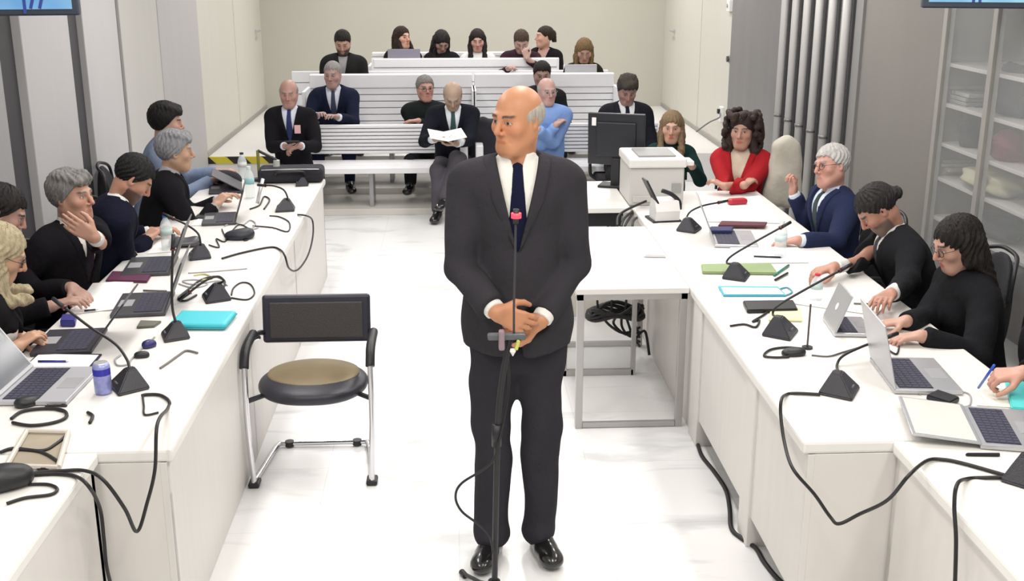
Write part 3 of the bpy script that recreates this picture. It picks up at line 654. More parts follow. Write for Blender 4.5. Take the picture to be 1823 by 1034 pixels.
# ================================================================== BENCHES
M_BENCH = mat('white_bench_paint', (.76, .76, .78), .4)
M_SLATG = mat('bench_groove', (.42, .42, .46), .6)
def bench(label, x0, x1, yb, zf, zs_, zt, slats=7, cap=.0, seat=True, depth=.46, zlow=None, legs=True):
    t = thing('slatted_bench', label, 'bench', ((x0 + x1) / 2, yb - .2, zf), 0)
    zl = zlow if zlow is not None else zs_ + .05
    bm = B(); zc = zt - cap; h = (zc - zl) / slats
    for k in range(slats): boxr(bm, x0, x1, yb - .0, yb + .03, zl + k * h + .006, zl + (k + 1) * h - .003, .003)
    boxr(bm, x0, x1, yb + .03, yb + .045, zl, zc); obj('backrest', bm, M_BENCH, t, True)
    if cap: bm = B(); boxr(bm, x0 - .01, x1 + .01, yb - .01, yb + .07, zc, zt, .012); obj('backrest_cap', bm, M_BENCH, t, True)
    if seat:
        bm = B(); n = 4; w = depth / n
        for k in range(n): boxr(bm, x0, x1, yb - .02 - (k + 1) * w + .004, yb - .02 - k * w, zs_ - .05, zs_, .004)
        obj('seat', bm, M_BENCH, t, True)
        if legs:
            for x in (x0 + .08, (x0 + x1) / 2, x1 - .08):
                bm = B(); boxr(bm, x - .02, x + .02, yb - .36, yb - .1, zf, zs_ - .05, .004); obj('leg', bm, MATS['dark_metal'] if 0 else mat('bench_leg_grey', (.35, .35, .36), .4, .5), t, True)
    for x in (x0 - .03, x1 + .0):
        bm = B(); boxr(bm, x, x + .03, yb - depth, yb + .05, zf, zt - .12 if seat else zt, .004); obj('end_panel', bm, M_BENCH, t, True)
    return t
z1 = PY(650, 222, 10.62)[2]; z2 = PY(900, 130, 11.5)[2]; z3 = PY(800, 105, 12.6)[2]; z4 = PY(800, 93, 13.75)[2]
def openends(t):
    for c in list(t.children):
        if c.name.startswith('end_panel'): bpy.data.objects.remove(c)
b1 = bench('white slatted front bench left of the aisle', -1.62, .10, 10.60, .06, .44, z1, 8)
b2 = bench('white slatted front bench right of the aisle, behind the standing man', .20, 1.95, 10.60, .06, .44, z1, 8)
for q, x in ((b1, .06), (b2, .2)):
    bm = B(); boxr(bm, x, x + .07, 10.1, 10.62, .46, .64, .01); obj('armrest', bm, M_BENCH, q, True)
openends(b1); openends(b2)
bench('white second row bench left of the aisle with wide cap', -1.42, .19, 11.46, .12, .50, z2, 7, .14)
bench('white second row bench right of the aisle with wide cap', .23, 1.63, 11.46, .12, .50, z2, 7, .14)
bench('white third row bench with tall plain back', -1.75, 1.72, 12.52, PLAT, .66, z3 - .12, 3, .0).name = 'slatted_bench'
t = bench('white tall desk-like bench back in front of the top row', -.86, 1.16, 12.68, PLAT, .66, z3, 1, .1, seat=False, zlow=PLAT + .01, depth=.0)
bench('white rearmost bench against the back wall', -.95, 1.30, 13.78, PLAT, .68, z4, 2, .05)

# ================================================================== DESKS
TZ = .735
def desk(label, x0, x1, y0, y1, face, top=.045, panels=True, lift=0., peds=()):
    """face: x of the front face"""
    t = thing('desk', label, 'desk', ((x0 + x1) / 2, (y0 + y1) / 2, 0))
    bm = B(); boxr(bm, x0, x1, y0 + .001, y1 - .001, TZ - top, TZ, .010); obj('desktop', bm, WHITE_DESK, t, True)
    s = 1 if face == x0 else -1; f = face + s * .02
    bm = B(); n = max(1, int((y1 - y0) / .55)); h = (y1 - y0) / n
    boxr(bm, min(f, f + s * .025), max(f, f + s * .025), y0 + .002, y1 - .002, lift, TZ - top, .003); obj('front_panel', bm, DESK_SIDE, t, True)
    for y in (y0 + .003, y1 - .033):
        bm = B(); boxr(bm, min(f, x1 - .02 if s > 0 else x0 + .02), max(f, x1 - .02 if s > 0 else x0 + .02), y, y + .03, 0.0, TZ - top, .002); obj('side_panel', bm, DESK_SIDE, t, True)
    for (ya, yb) in peds:
        bm = B(); boxr(bm, min(f - s * .012, f + s * .15), max(f - s * .012, f + s * .15), ya, yb, 0, TZ - top, .004); obj('pedestal', bm, DESK_SIDE, t, True)
    return t
LX0, LX1 = -1.76, -.93; RX0, RX1 = 1.14, 2.08
desk('white lawyers desk on the left, middle of the row', LX0, LX1, 4.95, 6.52, LX1)
desk('white lawyers desk on the left nearest the empty chair', LX0, LX1, 3.41, 4.95, LX1)
desk('white lawyers desk on the left, farthest toward the benches', LX0, LX1, 6.52, 8.10, LX1)
desk('white desk cut off by the lower left corner', -2.3, -1.165, 1.75, 3.408, -1.165)
desk('white lawyers desk on the right with three boom microphones, nearest the camera', RX0, RX1, 3.36, 5.12, RX0, lift=.13, peds=((4.95, 5.12), (3.98, 4.12)))
desk('white lawyers desk on the right beside the square table', RX0, RX1, 5.12, 6.55, RX0, lift=.0)
desk('white desk on the right carrying printer and red case', RX0, RX1, 6.55, 7.52, RX0)
desk('white desk cut off by the lower right corner', 1.44, 2.6, 1.75, 3.358, 1.44)
# rear clerk's desk with computer
t = thing('clerk_desk', 'beige clerk desk behind the square table holding the computer monitor', 'desk', (.95, 7.4, 0))
bm = B(); boxr(bm, .55, 1.13, 7.0, 7.9, .70, .735, .005); obj('desktop', bm, WHITE_DESK, t, True)
bm = B(); boxr(bm, .57, 1.11, 7.02, 7.05, .0, .60, .003); obj('front_panel', bm, mat('beige_panel', (.55, .52, .46), .6), t, True)
bm = B(); boxr(bm, .60, 1.08, 7.06, 7.5, .60, .69, .004); obj('drawer', bm, BLACK, t, True)
# square table in the middle
t = thing('square_table', 'low square white table with grey metal frame legs in mid room', 'table', (.88, 5.8, 0))
bm = B(); boxr(bm, .585, 1.135, 5.18, 6.48, .705, .735, .004); obj('tabletop', bm, WHITE_DESK, t, True)
MF = mat('grey_steel_frame', (.45, .44, .43), .35, .6)
bm = B()
for y in (5.19, 6.42):
    boxr(bm, .59, 1.13, y, y + .035, .675, .705); 
boxr(bm, .59, .62, 5.19, 6.45, .675, .705); boxr(bm, 1.10, 1.13, 5.19, 6.45, .675, .705)
obj('top_frame', bm, MF, t, True)
for x in (.59, 1.095):
    for y in (5.19, 6.42): bm = B(); boxr(bm, x, x + .035, y, y + .035, 0, .674, .002); obj('leg', bm, MF, t, True)
for y in (5.19, 6.42): bm = B(); boxr(bm, .626, 1.094, y + .003, y + .030, .003, .030, .002); obj('bottom_rail', bm, MF, t, True)
for nm, a in (('shelf_frame_rail', (.60, 1.0, 5.93, 5.96, .0, .035)), ('shelf_frame_post', (.985, 1.01, 5.93, 5.96, 0, .675)), ('shelf_frame_post', (.60, .62, 5.93, 5.96, 0, .675))):
    bm = B(); boxr(bm, *a, .002); obj(nm, bm, MF, t, True)
bm = B(); boxr(bm, .62, .985, 5.94, 5.95, .03, .20); obj('glass_panel', bm, mat('tinted_glass', (.6, .6, .6), .05, alpha=.25), t, True)
cb = PY(1095, 560, 6.2)
bm = B()
for q in range(4): tube(bm, [(cb[0] + (.15 + .02 * math.sin(2.3 * a + q)) * math.cos(a), cb[1] + .09 * math.sin(a + q * .2), cb[2] + .012 * q + .02 * math.sin(3 * a + q)) for a in [i * .55 for i in range(24)]], .011, 6, n=3)
for q in range(5): tube(bm, [(cb[0] + .02 * q, cb[1], cb[2]), (cb[0] - .05 + .05 * q, cb[1] + .05, cb[2] - .05 - .02 * q), (cb[0] + .05 + .02 * q, cb[1] + .02, cb[2] - .12 - .01 * q), (cb[0] + .16, cb[1] + .06, cb[2] - .10 - .03 * q)], .008, 6)
for q in range(3): tube(bm, [(cb[0] - .10 + .08 * q, cb[1], cb[2]), (cb[0] - .11 + .09 * q, cb[1] + .04, (cb[2] + .70) / 2), (cb[0] - .12 + .08 * q, cb[1] + .05, .703)], .007, 6)
tube(bm, [(cb[0] + .15, cb[1] + .06, cb[2] - .15), (cb[0] + .19, cb[1] + .05, .15), (cb[0] + .21, cb[1], .02)], .008, 6)
o = obj('cable_bundle', bm, CABLE, smooth=True); base_origin(o); tag(o, 'tangled bundle of black cables hanging under the square table', 'cable')

# ================================================================== PEOPLE
PI = math.pi
NAVY = (.012, .016, .040); BLK = (.012, .011, .014); CHAR = (.033, .031, .038)
SK1 = (.50, .27, .17); SK2 = (.42, .21, .14); SKP = (.58, .34, .25); GREYH = (.30, .29, .28); DKH = (.014, .010, .009)
def tz(px, py, z=.775): return PZ(px, py, z)
P_ = {}
# the standing man
P_['main'] = person('standing bald man in dark grey suit and navy tie at the microphone stand', PY(921, 213, 4.02), PI - .03, hy=R(-44), hp=R(6), hr=R(-2), lean=-.01, stand=True, s=1.06, hs=.93, hair='ring', haircol=(.50, .46, .40),
    RH=PY(884, 556, 3.76), LH=PY(962, 572, 3.86), RHd=(.88, .05, -.40), LHd=(-.95, -.05, -.1), RHn=(-.1, 1, -.1), LHn=(.1, -.9, .1), Rcurl=.45, Lcurl=.6, RE=(-.6, .62, -.6), LE=(.65, .62, -.6), skin=(.55, .255, .135), browcol=(.09, .05, .035),
    tie=(.012, .014, .045), res=.004, cres=.008, top=(.053, .050, .059), trousers=(.045, .043, .052), shirt=(.80, .79, .74), width=1.0, feet=[(.098, .06), (-.092, .03)])
lap = lambda p, dx, dy, dz: np.array([p[0] + dx, p[1] + dy, p[2] + dz])
far = dict(res=.009, cres=.013)
def seated(label, hp_, yaw=PI, **k): return person(label, hp_, yaw, **k)
# public benches
g = None
P_['M'] = seated('bald seated man with pink badge on dark suit, left end of front bench', PY(514, 166, 10.28), hp=R(12), hair='ring', haircol=(.25, .23, .21), skin=(.40, .23, .19), top=BLK, tie=(.03, .04, .12), shirt=(.6, .63, .72), floor=.06, RH=PY(508, 260, 9.95), LH=PY(534, 260, 9.95), RHd=(.9, -.2, -.2), LHd=(-.9, -.2, -.2), RHn=(0, .3, 1), curl=.8, badge=True, trousers=(.03, .028, .033), **far)
P_['H'] = seated('grey haired man in navy suit leaning forward in the second row on the left', PY(592, 133, 10.95), hp=R(8), hy=R(-10), lean=.25, hair='crop', haircol=(.30, .28, .27), skin=(.38, .24, .21), top=NAVY, tie=(.05, .06, .10), shirt=(.62, .65, .74), floor=.12, trousers=NAVY, RH=PY(565, 205, 10.62) + np.array([0, -.0, 0]), LH=PY(600, 208, 10.62), **far)
P_['I'] = seated('bespectacled man in dark green jacket with crossed arms behind the reading man', PY(757, 158, 11.0), hy=R(15), hair='short', haircol=(.22, .21, .20), skin=(.46, .25, .20), top=(.014, .020, .020), outfit='coat', glasses=(.05, .03, .03), floor=.12, RH=PY(775, 215, 10.75), LH=PY(745, 215, 10.75), RHd=(1, 0, 0), LHd=(-1, 0, 0), **far)
P_['J'] = seated('balding man reading papers with legs crossed on the front bench', PY(806, 170, 10.05), hp=R(42), lean=.42, hair='ring', haircol=(.28, .26, .22), skin=(.38, .27, .20), top=(.012, .014, .022), tie=(.04, .08, .08), shirt=(.68, .72, .76), trousers=(.085, .08, .095), legs='cross', floor=.0, RH=PY(775, 247, 9.75), LH=PY(812, 256, 9.72), RHd=(.8, -.3, -.1), LHd=(-.8, -.3, 0), RHn=(0, 0, 1), LHn=(0, 0, 1), **far)
P_['K'] = seated('dark haired man mostly hidden behind the man in pale blue', PY(965, 133, 11.0), hair='short', haircol=DKH, skin=(.30, .18, .14), top=(.02, .02, .02), outfit='coat', floor=.12, hp=R(15), **far)
P_['L'] = seated('balding man in pale blue shirt with folded arms on the front bench', PY(974, 163, 10.2), hp=R(5), hy=R(15), hair='ring', haircol=(.45, .42, .40), skin=(.48, .30, .26), top=(.20, .32, .62), outfit='shirtonly', floor=.06, RH=PY(990, 222, 10.0), LH=PY(958, 230, 9.95), RHd=(.5, .6, .3), LHd=(-.5, .6, 0), glasses=(.3, .3, .3), trousers=(.012, .014, .03), **far)
P_['N'] = seated('dark haired man in dark suit looking down behind the computer monitor', PY(1117, 160, 9.85), hp=R(32), lean=.1, hair='wavy', haircol=(.05, .042, .035), skin=(.30, .18, .15), top=(.016, .017, .024), tie=(.015, .015, .03), shirt=(.6, .6, .62), floor=.0, **far)
P_['F'] = seated('man with dark beard and open dark jacket, left of the third row', PY(610, 76, 12.1), hp=R(28), hair='short', haircol=DKH, beard=(.05, .035, .03), skin=(.42, .25, .19), top=(.020, .020, .020), outfit='blazer', shirt=(.30, .29, .30), vneck=.03, floor=PLAT, **far)
P_['G'] = seated('woman with long dark blonde hair looking down at the right of the third row', PY(1040, 90, 12.1), hp=R(30), hair='long', haircol=(.19, .12, .055), skin=(.40, .24, .18), top=(.03, .03, .018), outfit='knit', female=True, floor=PLAT, **far)
P_['A'] = seated('dark haired woman in black looking right, leftmost in the top row', PY(716, 67, 13.15), hy=R(42), hair='long', haircol=(.03, .014, .010), skin=SKP, top=(.018, .015, .015), outfit='blazer', shirt=(.6, .4, .33), female=True, floor=PLAT, **far)
P_['B'] = seated('dark haired woman with head bowed, second from the left in the top row', PY(786, 74, 13.1), hp=R(40), hy=R(15), lean=.15, hair='long', haircol=(.022, .018, .018), skin=(.35, .22, .18), top=(.018, .017, .022), outfit='knit', female=True, floor=PLAT, **far)
P_['C'] = seated('dark haired woman in white jacket in the top row', PY(850, 72, 13.15), hp=R(15), hair='longside', haircol=(.02, .015, .015), skin=(.55, .32, .26), top=(.75, .74, .72), outfit='knit', female=True, floor=PLAT, **far)
P_['D'] = seated('man in maroon sweater leaning forward with hand at his chin in the top row', PY(928, 74, 12.85), hp=R(35), lean=.4, hair='short', haircol=(.07, .045, .03), skin=(.40, .26, .22), top=(.045, .020, .032), outfit='knit', floor=PLAT, LH=PY(938, 104, 12.62), LHd=(-.25, .1, .9), LHn=(0, 1, 0), LE=(.9, 0, -.8), RH=PY(905, 122, 12.5), curl=1.1, **far)
P_['E'] = seated('woman with dark ponytail in profile facing left, rightmost in the top row', PY(969, 66, 13.45), yaw=PI - .5, hy=R(-50), hair='pony', haircol=(.03, .02, .012), skin=SKP, top=(.014, .013, .016), outfit='blazer', shirt=(.5, .32, .27), female=True, floor=PLAT, **far)
# left side lawyers (looking across, +X)
near = dict(res=.0055, cres=.010)
P_['U'] = seated('dark haired man in pale blue shirt, farthest of the people at the left desks', PX(297, 218, -1.98), yaw=R(-78), hp=R(8), lean=.2, hair='full', haircol=(.012, .010, .010), skin=(.45, .28, .22), top=(.20, .25, .36), outfit='shirtonly', RH=tz(378, 322), LH=tz(388, 306), res=.007, cres=.011)
P_['V'] = seated('grey haired person in black jacket with striped tie at the left desks', PX(312, 270, -1.72), yaw=R(-72), hp=R(5), lean=.28, hair='wavy', haircol=(.30, .30, .32), skin=(.46, .28, .19), top=BLK, tie=(.20, .20, .24), shirt=(.35, .35, .38), RH=tz(384, 366), LH=tz(392, 356), res=.006, cres=.010)
P_['W'] = seated('dark haired man in navy suit with white collar bending over the left desk', PX(237, 318, -1.70), yaw=R(-68), hp=R(42), hy=R(-5), lean=.45, hair='short', haircol=(.015, .013, .014), skin=(.48, .25, .17), top=(.010, .011, .028), tie=(.02, .02, .05), shirt=(.78, .78, .76), RH=tz(262, 425), LH=tz(270, 412), beard=(.10, .055, .04), **near)
P_['X'] = seated('grey haired man in black suit holding a hand over his mouth', PX(128, 350, -1.86), yaw=R(-115), hy=R(8), lean=.15, hair='wavy', haircol=(.24, .23, .22), browcol=(.10, .09, .08), skin=(.45, .25, .18), top=BLK, tie=(.03, .02, .03), shirt=(.68, .66, .62), LH=PX(168, 424, -1.64), LHd=(-.60, -.32, .55), LHn=(-.5, .85, .2), LE=(.5, .1, -1), Lcurl=.25, RH=tz(110, 520, .70), **near)
P_['Y'] = seated('dark haired person in dark clothes at the left edge, half hidden by the blonde woman', PX(4, 378, -2.07), yaw=R(-75), hp=R(30), lean=.28, hair='short', haircol=(.02, .016, .016), skin=(.40, .24, .19), top=BLK, outfit='coat', LH=tz(128, 512, .80), LHd=(.75, -.5, -.35), RH=tz(92, 545, .78), **near)
P_['Z'] = seated('blonde woman with glasses in black jacket cut off by the left edge', PX(-2, 452, -1.84), yaw=R(-70), hp=R(28), lean=.22, hair='bob', haircol=(.50, .42, .27), skin=(.52, .30, .20), top=BLK, outfit='blazer', shirt=(.75, .73, .70), glasses=(.05, .05, .05), female=True, RH=tz(30, 618), LH=tz(36, 600), LHd=(.9, -.1, -.1), **near)
# right side
P_['O'] = seated('woman with long fair hair in dark green top behind the printer', PY(1196, 226, 8.85), yaw=PI + .1, hp=R(8), hy=R(-18), hair='long', haircol=(.22, .15, .085), skin=(.52, .31, .23), top=(.012, .040, .036), outfit='knit', female=True, res=.008, cres=.012, RH=PY(1178, 290, 8.55), LH=PY(1232, 296, 8.5))
P_['P'] = seated('woman with curly dark hair in red jacket at the right desks', PY(1322, 232, 7.75), yaw=PI - .45, hp=R(5), hy=R(0), hair='curly', haircol=(.045, .028, .024), skin=(.46, .27, .20), top=(.34, .016, .022), outfit='blazer', shirt=(.62, .52, .42), female=True, res=.007, cres=.010, RH=PY(1325, 330, 7.35), LH=PY(1290, 332, 7.35), RHd=(.6, .5, .3), LHd=(-.6, .5, .3), width=1.05)
P_['Q'] = seated('white haired man in glasses and navy suit raising one hand at the right desks', PX(1480, 296, 2.2), yaw=R(100), hy=R(10), hp=R(0), hr=R(12), lean=.12, hair='short', haircol=(.58, .56, .54), skin=(.52, .27, .21), top=(.018, .024, .062), shirt=(.66, .72, .84), tie=(.05, .07, .07), glasses=(.05, .01, .015), RH=PY(1412, 342, 6.75), RHd=(-.05, 0, 1), RHn=(-1, -.3, 0), RE=(.2, .5, -1), Rcurl=1.2, LH=tz(1420, 428), LHd=(-.9, .1, -.1), **near)
P_['R'] = seated('man with long dark hair in black jacket with head bowed over the right desk', PX(1562, 372, 2.12), yaw=R(85), hp=R(48), lean=.42, hair='bun', haircol=(.030, .026, .026), skin=(.42, .21, .15), top=(.016, .016, .019), tie=(.06, .06, .065), shirt=(.66, .65, .64), beard=(.16, .11, .09), RH=tz(1470, 484, .80), LH=tz(1575, 545, .80), RHd=(-.9, -.3, -.1), width=1.12, **near)
P_['S'] = seated('woman with dark hair and glasses in black jacket typing at the right desk', PX(1704, 434, 2.2), yaw=R(88), hp=R(22), hy=R(6), lean=.2, hair='backlong', haircol=(.022, .018, .016), skin=(.50, .29, .22), top=(.014, .014, .017), outfit='coat', female=True, width=1.2, glasses=(.03, .03, .03), RH=tz(1612, 572), LH=tz(1640, 598), RHd=(-.95, .1, -.1), LHd=(-.95, .1, -.1), **near)
P_['T'] = seated('person beyond the right edge, only the writing hand with a blue pen in view', (2.42, 3.72, 1.22), yaw=R(80), hp=R(25), lean=.2, hair='short', haircol=DKH, skin=(.56, .30, .23), top=BLK, outfit='coat', RH=tz(1776, 690, .79), RHd=(-.9, .1, -.1), RHn=(-.2, .3, -1), Rcurl=1.1, LH=(2.15, 3.45, .78), **near)

# ================================================================== CHAIRS
def visitor_chair():
    t = thing('visitor_chair', 'empty black leather visitor chair with chrome sled frame, left of the standing man', 'chair', (-.65, 4.84, 0), 0)
    # built facing -Y; feet front y -.21, rear +.20
    for sx in (-1, 1):
        bm = B(); x = .262 * sx
        tube(bm, [(x * .80, .21, .018), (x * .86, .14, .018), (x, -.18, .018), (x, -.215, .05), (x * 1.04, -.215, .30), (x * 1.04, -.20, .53), (x * 1.04, -.17, .59), (x * 1.04, -.12, .615), (x * 1.03, .02, .615), (x * 1.0, .12, .59)], .0125, 10)
        obj('side_frame', bm, CHROME, t, smooth=True)
        bm = B(); tube(bm, [(x * 1.04, -.205, .56), (x * 1.04, -.16, .613), (x * 1.04, -.08, .63), (x * 1.04, .06, .63)], .021, 10); obj('armrest', bm, BLACK, t, smooth=True)
        bm = B(); box(bm, (x, -.20, .012), (.05, .075, .024), None, .008); obj('foot_pad', bm, BLACK, t)
        bm = B(); cyl(bm, (x * .62, .21, .006), (x * .62, .21, .03), .022); obj('glide', bm, BLACK, t)
        bm = B(); tube(bm, [(x * 1.03, -.17, .395), (x * .8, -.12, .40)], .012, 8, False); obj('seat_bracket', bm, BLACK, t)
    bm = B(); tube(bm, [(-.212, .21, .018), (.212, .21, .018)], .012, 10, False); obj('crossbar', bm, CHROME, t)
    # seat: rounded cushion
    f = Field(); f.u(Ell((0, -.01, .42), (.245, .225, .05)), .02); f.u(Ell((0, -.04, .415), (.235, .20, .055)), .03)
    f.cut(lambda X, Y, Z: (Z - .365) + 0 * X + 0 * Y)
    V, Q = f.build(.009); V[:, 0] = np.sign(V[:, 0]) * .245 * np.abs(V[:, 0] / .245) ** .82
    npmesh('seat', V, Q, LEATHER, t, None, 1)
    f = Field(); f.u(Ell((0, .0, .459), (.212, .178, .022)), .02); V, Q = f.build(.008)
    npmesh('seat_insert', V, Q, mat('tan_worn_seat', (.20, .155, .085), .5, var=.2, vscale=10), t, None, 1).__setitem__('label', 'worn tan top of the seat')
    bm = B(); M = Matrix.Rotation(R(-10), 4, 'X'); box(bm, (0, .20, .655), (.50, .035, .225), M, .014); obj('backrest', bm, mat('chair_back_shell', (.02, .02, .035), .4), t)
    bm = B(); box(bm, (0, .178, .652), (.43, .012, .17), M, .006); obj('backrest_pad', bm, mat('chair_back_pad', (.045, .04, .04), .6, bump=.4, bscale=200), t)
    for sx in (-1, 1): bm = B(); tube(bm, [(.262 * sx, .06, .625), (.255 * sx, .15, .605), (.24 * sx, .20, .585)], .012, 8); obj('back_bracket', bm, BLACK, t)
    return t
visitor_chair()
def office_chair():
    t = thing('office_chair', 'x', 'chair')
    bm = B(); box(bm, (0, 0, .46), (.48, .46, .08), None, .035, 3); obj('seat', bm, mat('black_upholstery', (.014, .014, .018), .85, bump=.3, bscale=150), t, smooth=True)
    f = Field(); f.u(Ell((0, -.25, .74), (.23, .04, .26)), .02); V, Q = f.build(.012); V[:, 1] += (V[:, 0] ** 2) * 1.3; npmesh('backrest', V, Q, MATS['black_upholstery'], t, None, 2)
    bm = B(); tube(bm, [(-.235, -.20, .80), (-.22, -.215, .95), (-.12, -.26, 1.0), (0, -.27, 1.01), (.12, -.26, 1.0), (.22, -.215, .95), (.235, -.20, .80)], .011, 8); obj('back_frame', bm, BLACK, t, smooth=True)
    bm = B(); cyl(bm, (0, 0, .08), (0, 0, .43), .028); obj('column', bm, BLACK, t)
    for s in (-1, 1): bm = B(); tube(bm, [(.2 * s, -.05, .44), (.28 * s, -.05, .5), (.28 * s, -.05, .66), (.28 * s, .12, .67)], .015, 8); obj('armrest', bm, BLACK, t, smooth=True)
    for k in range(5):
        a = k * 2 * PI / 5 + .3; bm = B(); tube(bm, [(0, 0, .10), (.28 * math.cos(a), .28 * math.sin(a), .07)], .02, 8, False); l = obj('base_arm', bm, BLACK, t)
        bm = B(); cyl(bm, (.28 * math.cos(a) - .012, .28 * math.sin(a), .03), (.28 * math.cos(a) + .012, .28 * math.sin(a), .03), .03); obj('castor', bm, BLACK, l)
    return t
oc = office_chair(); used = False
def chair_for(key, label, back=.0, spin=0., dz=0., side=0.):
    global used
    d = P_[key][1]; yaw = P_[key][0].rotation_euler[2]; RYm = rz(yaw); c = d['root'] + RYm @ np.array([side, -back, 0])
    o = dup(oc) if used else oc; used = True
    o.location = (c[0], c[1], min(0, d['P'][2] + d['root'][2] - .11 - .50)); o.rotation_euler = (0, 0, yaw + spin); o['label'] = label; o.name = 'office_chair'
for k, l, bk, sd in (('U', 'black office chair of the man in pale blue shirt, farthest on the left', .06, 0), ('V', 'black office chair of the grey haired person with striped tie', .06, 0), ('W', 'black office chair of the man bending over the left desk', .10, 0), ('X', 'black office chair of the man covering his mouth', .08, 0),
                  ('Y', 'black office chair of the dark haired person at the left edge', .06, 0), ('Z', 'black office chair of the blonde woman at the left edge', .06, 0), ('N', 'black office chair of the man behind the monitor', .08, 0), ('O', 'black office chair of the woman in the green top', .06, 0),
                  ('P', 'black office chair of the woman in the red jacket', .06, 0), ('Q', 'black office chair of the white haired man with glasses', .08, 0), ('R', 'black office chair of the man with head bowed on the right', .10, 0), ('S', 'black office chair of the typing woman', .10, 0)):
    chair_for(k, l, bk, 0, 0, sd)
chair_for('T', 'black office chair with grey rounded back rail at the right edge', .05, 0, 0)
# coats
def drape(label, p, sx, sy, h, m, seed, name='coat'):
    f = Field()
    for k in range(5):
        u = -sx + k * sx / 2; f.u(Cone((u * 1.25, .01 * (k % 2), .05 + .03 * (k % 3)), (u, 0, h * (.93 - .05 * abs(k - 2))), sy * 1.05, sy * .72), .035)
    f.noise(folds(.008, 1.4, seed))
    V, Q = f.build(.014); o = npmesh(name, V, Q, m, None, None, 1); o.location = tuple(float(q) for q in p); return tag(o, label, name.replace('_', ' '))
p = PY(862, 300, 10.35); drape('black coat slumped over the end of the front bench behind the standing man', (p[0], 10.38, .45), .16, .09, .38, bl, 2.)
p = PY(1386, 330, 7.62); drape('cream coat hung over the chair beside the woman in red', (p[0] + .03, 7.6, .60), .06, .06, .50, mat('cream_coat', (.52, .49, .42), .9, bump=.5, bscale=30), 5.)

# ================================================================== DESK THINGS
def T(px, py, z=TZ): return PZ(px, py, z)
def ang(p, q): p = T(*p); q = T(*q); return math.atan2(q[1] - p[1], q[0] - p[0])
def mic(label, px, py, rz_, neck=None, s=1., cable=True, sq=False):
    """wedge-shaped black conference microphone; neck: list of (px,py,z) picture points, from the base up"""
    c = T(px, py); t = thing('conference_microphone', label, 'microphone', (c[0], c[1], TZ + .001), rz_)
    bm = B(); w, d, h = .072 * s, .06 * s, .075 * s
    lo = [(-w, -d), (w, -d), (w * .8, d), (-w * .8, d)]; hi = [(-w * .32, -d * .1), (w * .32, -d * .1), (w * .28, d * .45), (-w * .28, d * .45)]
    A_ = [bm.verts.new((x, y, 0)) for x, y in lo]; A2 = [bm.verts.new((x, y, .008)) for x, y in lo]; B2 = [bm.verts.new((x, y, h)) for x, y in hi]
    bm.faces.new(A_[::-1]); bm.faces.new(B2)
    for P1, P2 in ((A_, A2), (A2, B2)):
        for i in range(4): bm.faces.new((P1[i], P1[(i + 1) % 4], P2[(i + 1) % 4], P2[i]))
    bmesh.ops.bevel(bm, geom=list(bm.edges), offset=.004, segments=2, affect='EDGES'); obj('base', bm, mat('mic_black', (.014, .014, .022), .38, bump=.1, bscale=150), t)
    bm = B(); box(bm, (0, -d * .75, .028 * s), (.03, .006, .012), Matrix.Rotation(R(50), 4, 'X'), .002); obj('talk_button', bm, mat('button_grey', (.12, .12, .14), .4), t)
    if neck:
        L = Matrix.Translation(t.location) @ Matrix.Rotation(rz_, 4, 'Z'); Li = L.inverted()
        pts = [Vector((0, d * .1, h * .95))] + [Li @ Vector([float(v) for v in q]) for q in neck]
        bm = B(); tube(bm, pts, .0055, 8, n=6); obj('gooseneck', bm, CABLE, t, smooth=True)
        e = (pts[-1] - pts[-2]).normalized(); bm = B(); cyl(bm, pts[-1] - e * .01, pts[-1] + e * .055, .0095, .008); cp = obj('capsule', bm, BLACK, t, smooth=True)
        bm = B(); cyl(bm, pts[-1] - e * .014, pts[-1] - e * .006, .011); obj('light_ring', bm, mat('ring_dark', (.10, .02, .02), .3), cp)
    return t
def NP(px, py, y): return PY(px, py, y)
cm = [T(233, 690), T(312, 600), T(358, 456), T(385, 534), T(508, 373)]
mic('black wedge microphone beside the blue can, its neck bowing to the left', 231, 690, R(-60), [NP(226, 640, 4.02), NP(205, 612, 4.08), NP(160, 582, 4.14), NP(112, 545, 4.2)], 1.0)
mic('black wedge microphone beside the turquoise case, neck straight up', 313, 600, R(-70), [NP(307, 548, 4.58), NP(306, 500, 4.60), NP(308, 440, 4.62)], .9)
mic('black wedge microphone among the cables at mid left desk, neck leaning left', 356, 458, R(-75), [NP(357, 432, 5.86), NP(352, 415, 5.88), NP(332, 400, 5.9), NP(306, 388, 5.92)], .95)
mic('black wedge microphone with cable loops beside the open laptop on the left', 386, 532, R(-70), [NP(398, 500, 5.10), NP(388, 492, 5.10), NP(365, 500, 5.08), NP(335, 522, 5.05)], 1.0)
mic('black wedge microphone near the far end of the left desks, short curved neck', 508, 374, R(-85), [NP(512, 352, 7.0), NP(505, 338, 7.02), NP(488, 331, 7.05), NP(470, 330, 7.1)], 1.0)
mic('small black microphone base at the last corner of the left desks', 538, 330, R(-85), None, .75)
mic('black wedge microphone in the foreground at right with cable hooked to its left', 1493, 698, R(60), [NP(1490, 650, 4.05), NP(1500, 634, 4.08), NP(1532, 618, 4.12), NP(1580, 600, 4.18)], 1.05)
mic('black wedge microphone on the right beside the earphones, long neck to the right', 1388, 595, R(60), [NP(1376, 560, 4.62), NP(1384, 545, 4.63), NP(1425, 520, 4.66), NP(1498, 480, 4.7)], 1.05)
mic('black wedge microphone in front of the green folder on the right', 1310, 494, R(65), [NP(1294, 468, 5.42), NP(1303, 455, 5.43), NP(1345, 430, 5.46), NP(1392, 404, 5.5)], 1.0)
mic('black wedge microphone behind the square table, left of the silver laptop', 1226, 410, R(60), [NP(1222, 388, 6.5), NP(1230, 376, 6.52), NP(1252, 366, 6.55), NP(1282, 360, 6.6)], 1.0)
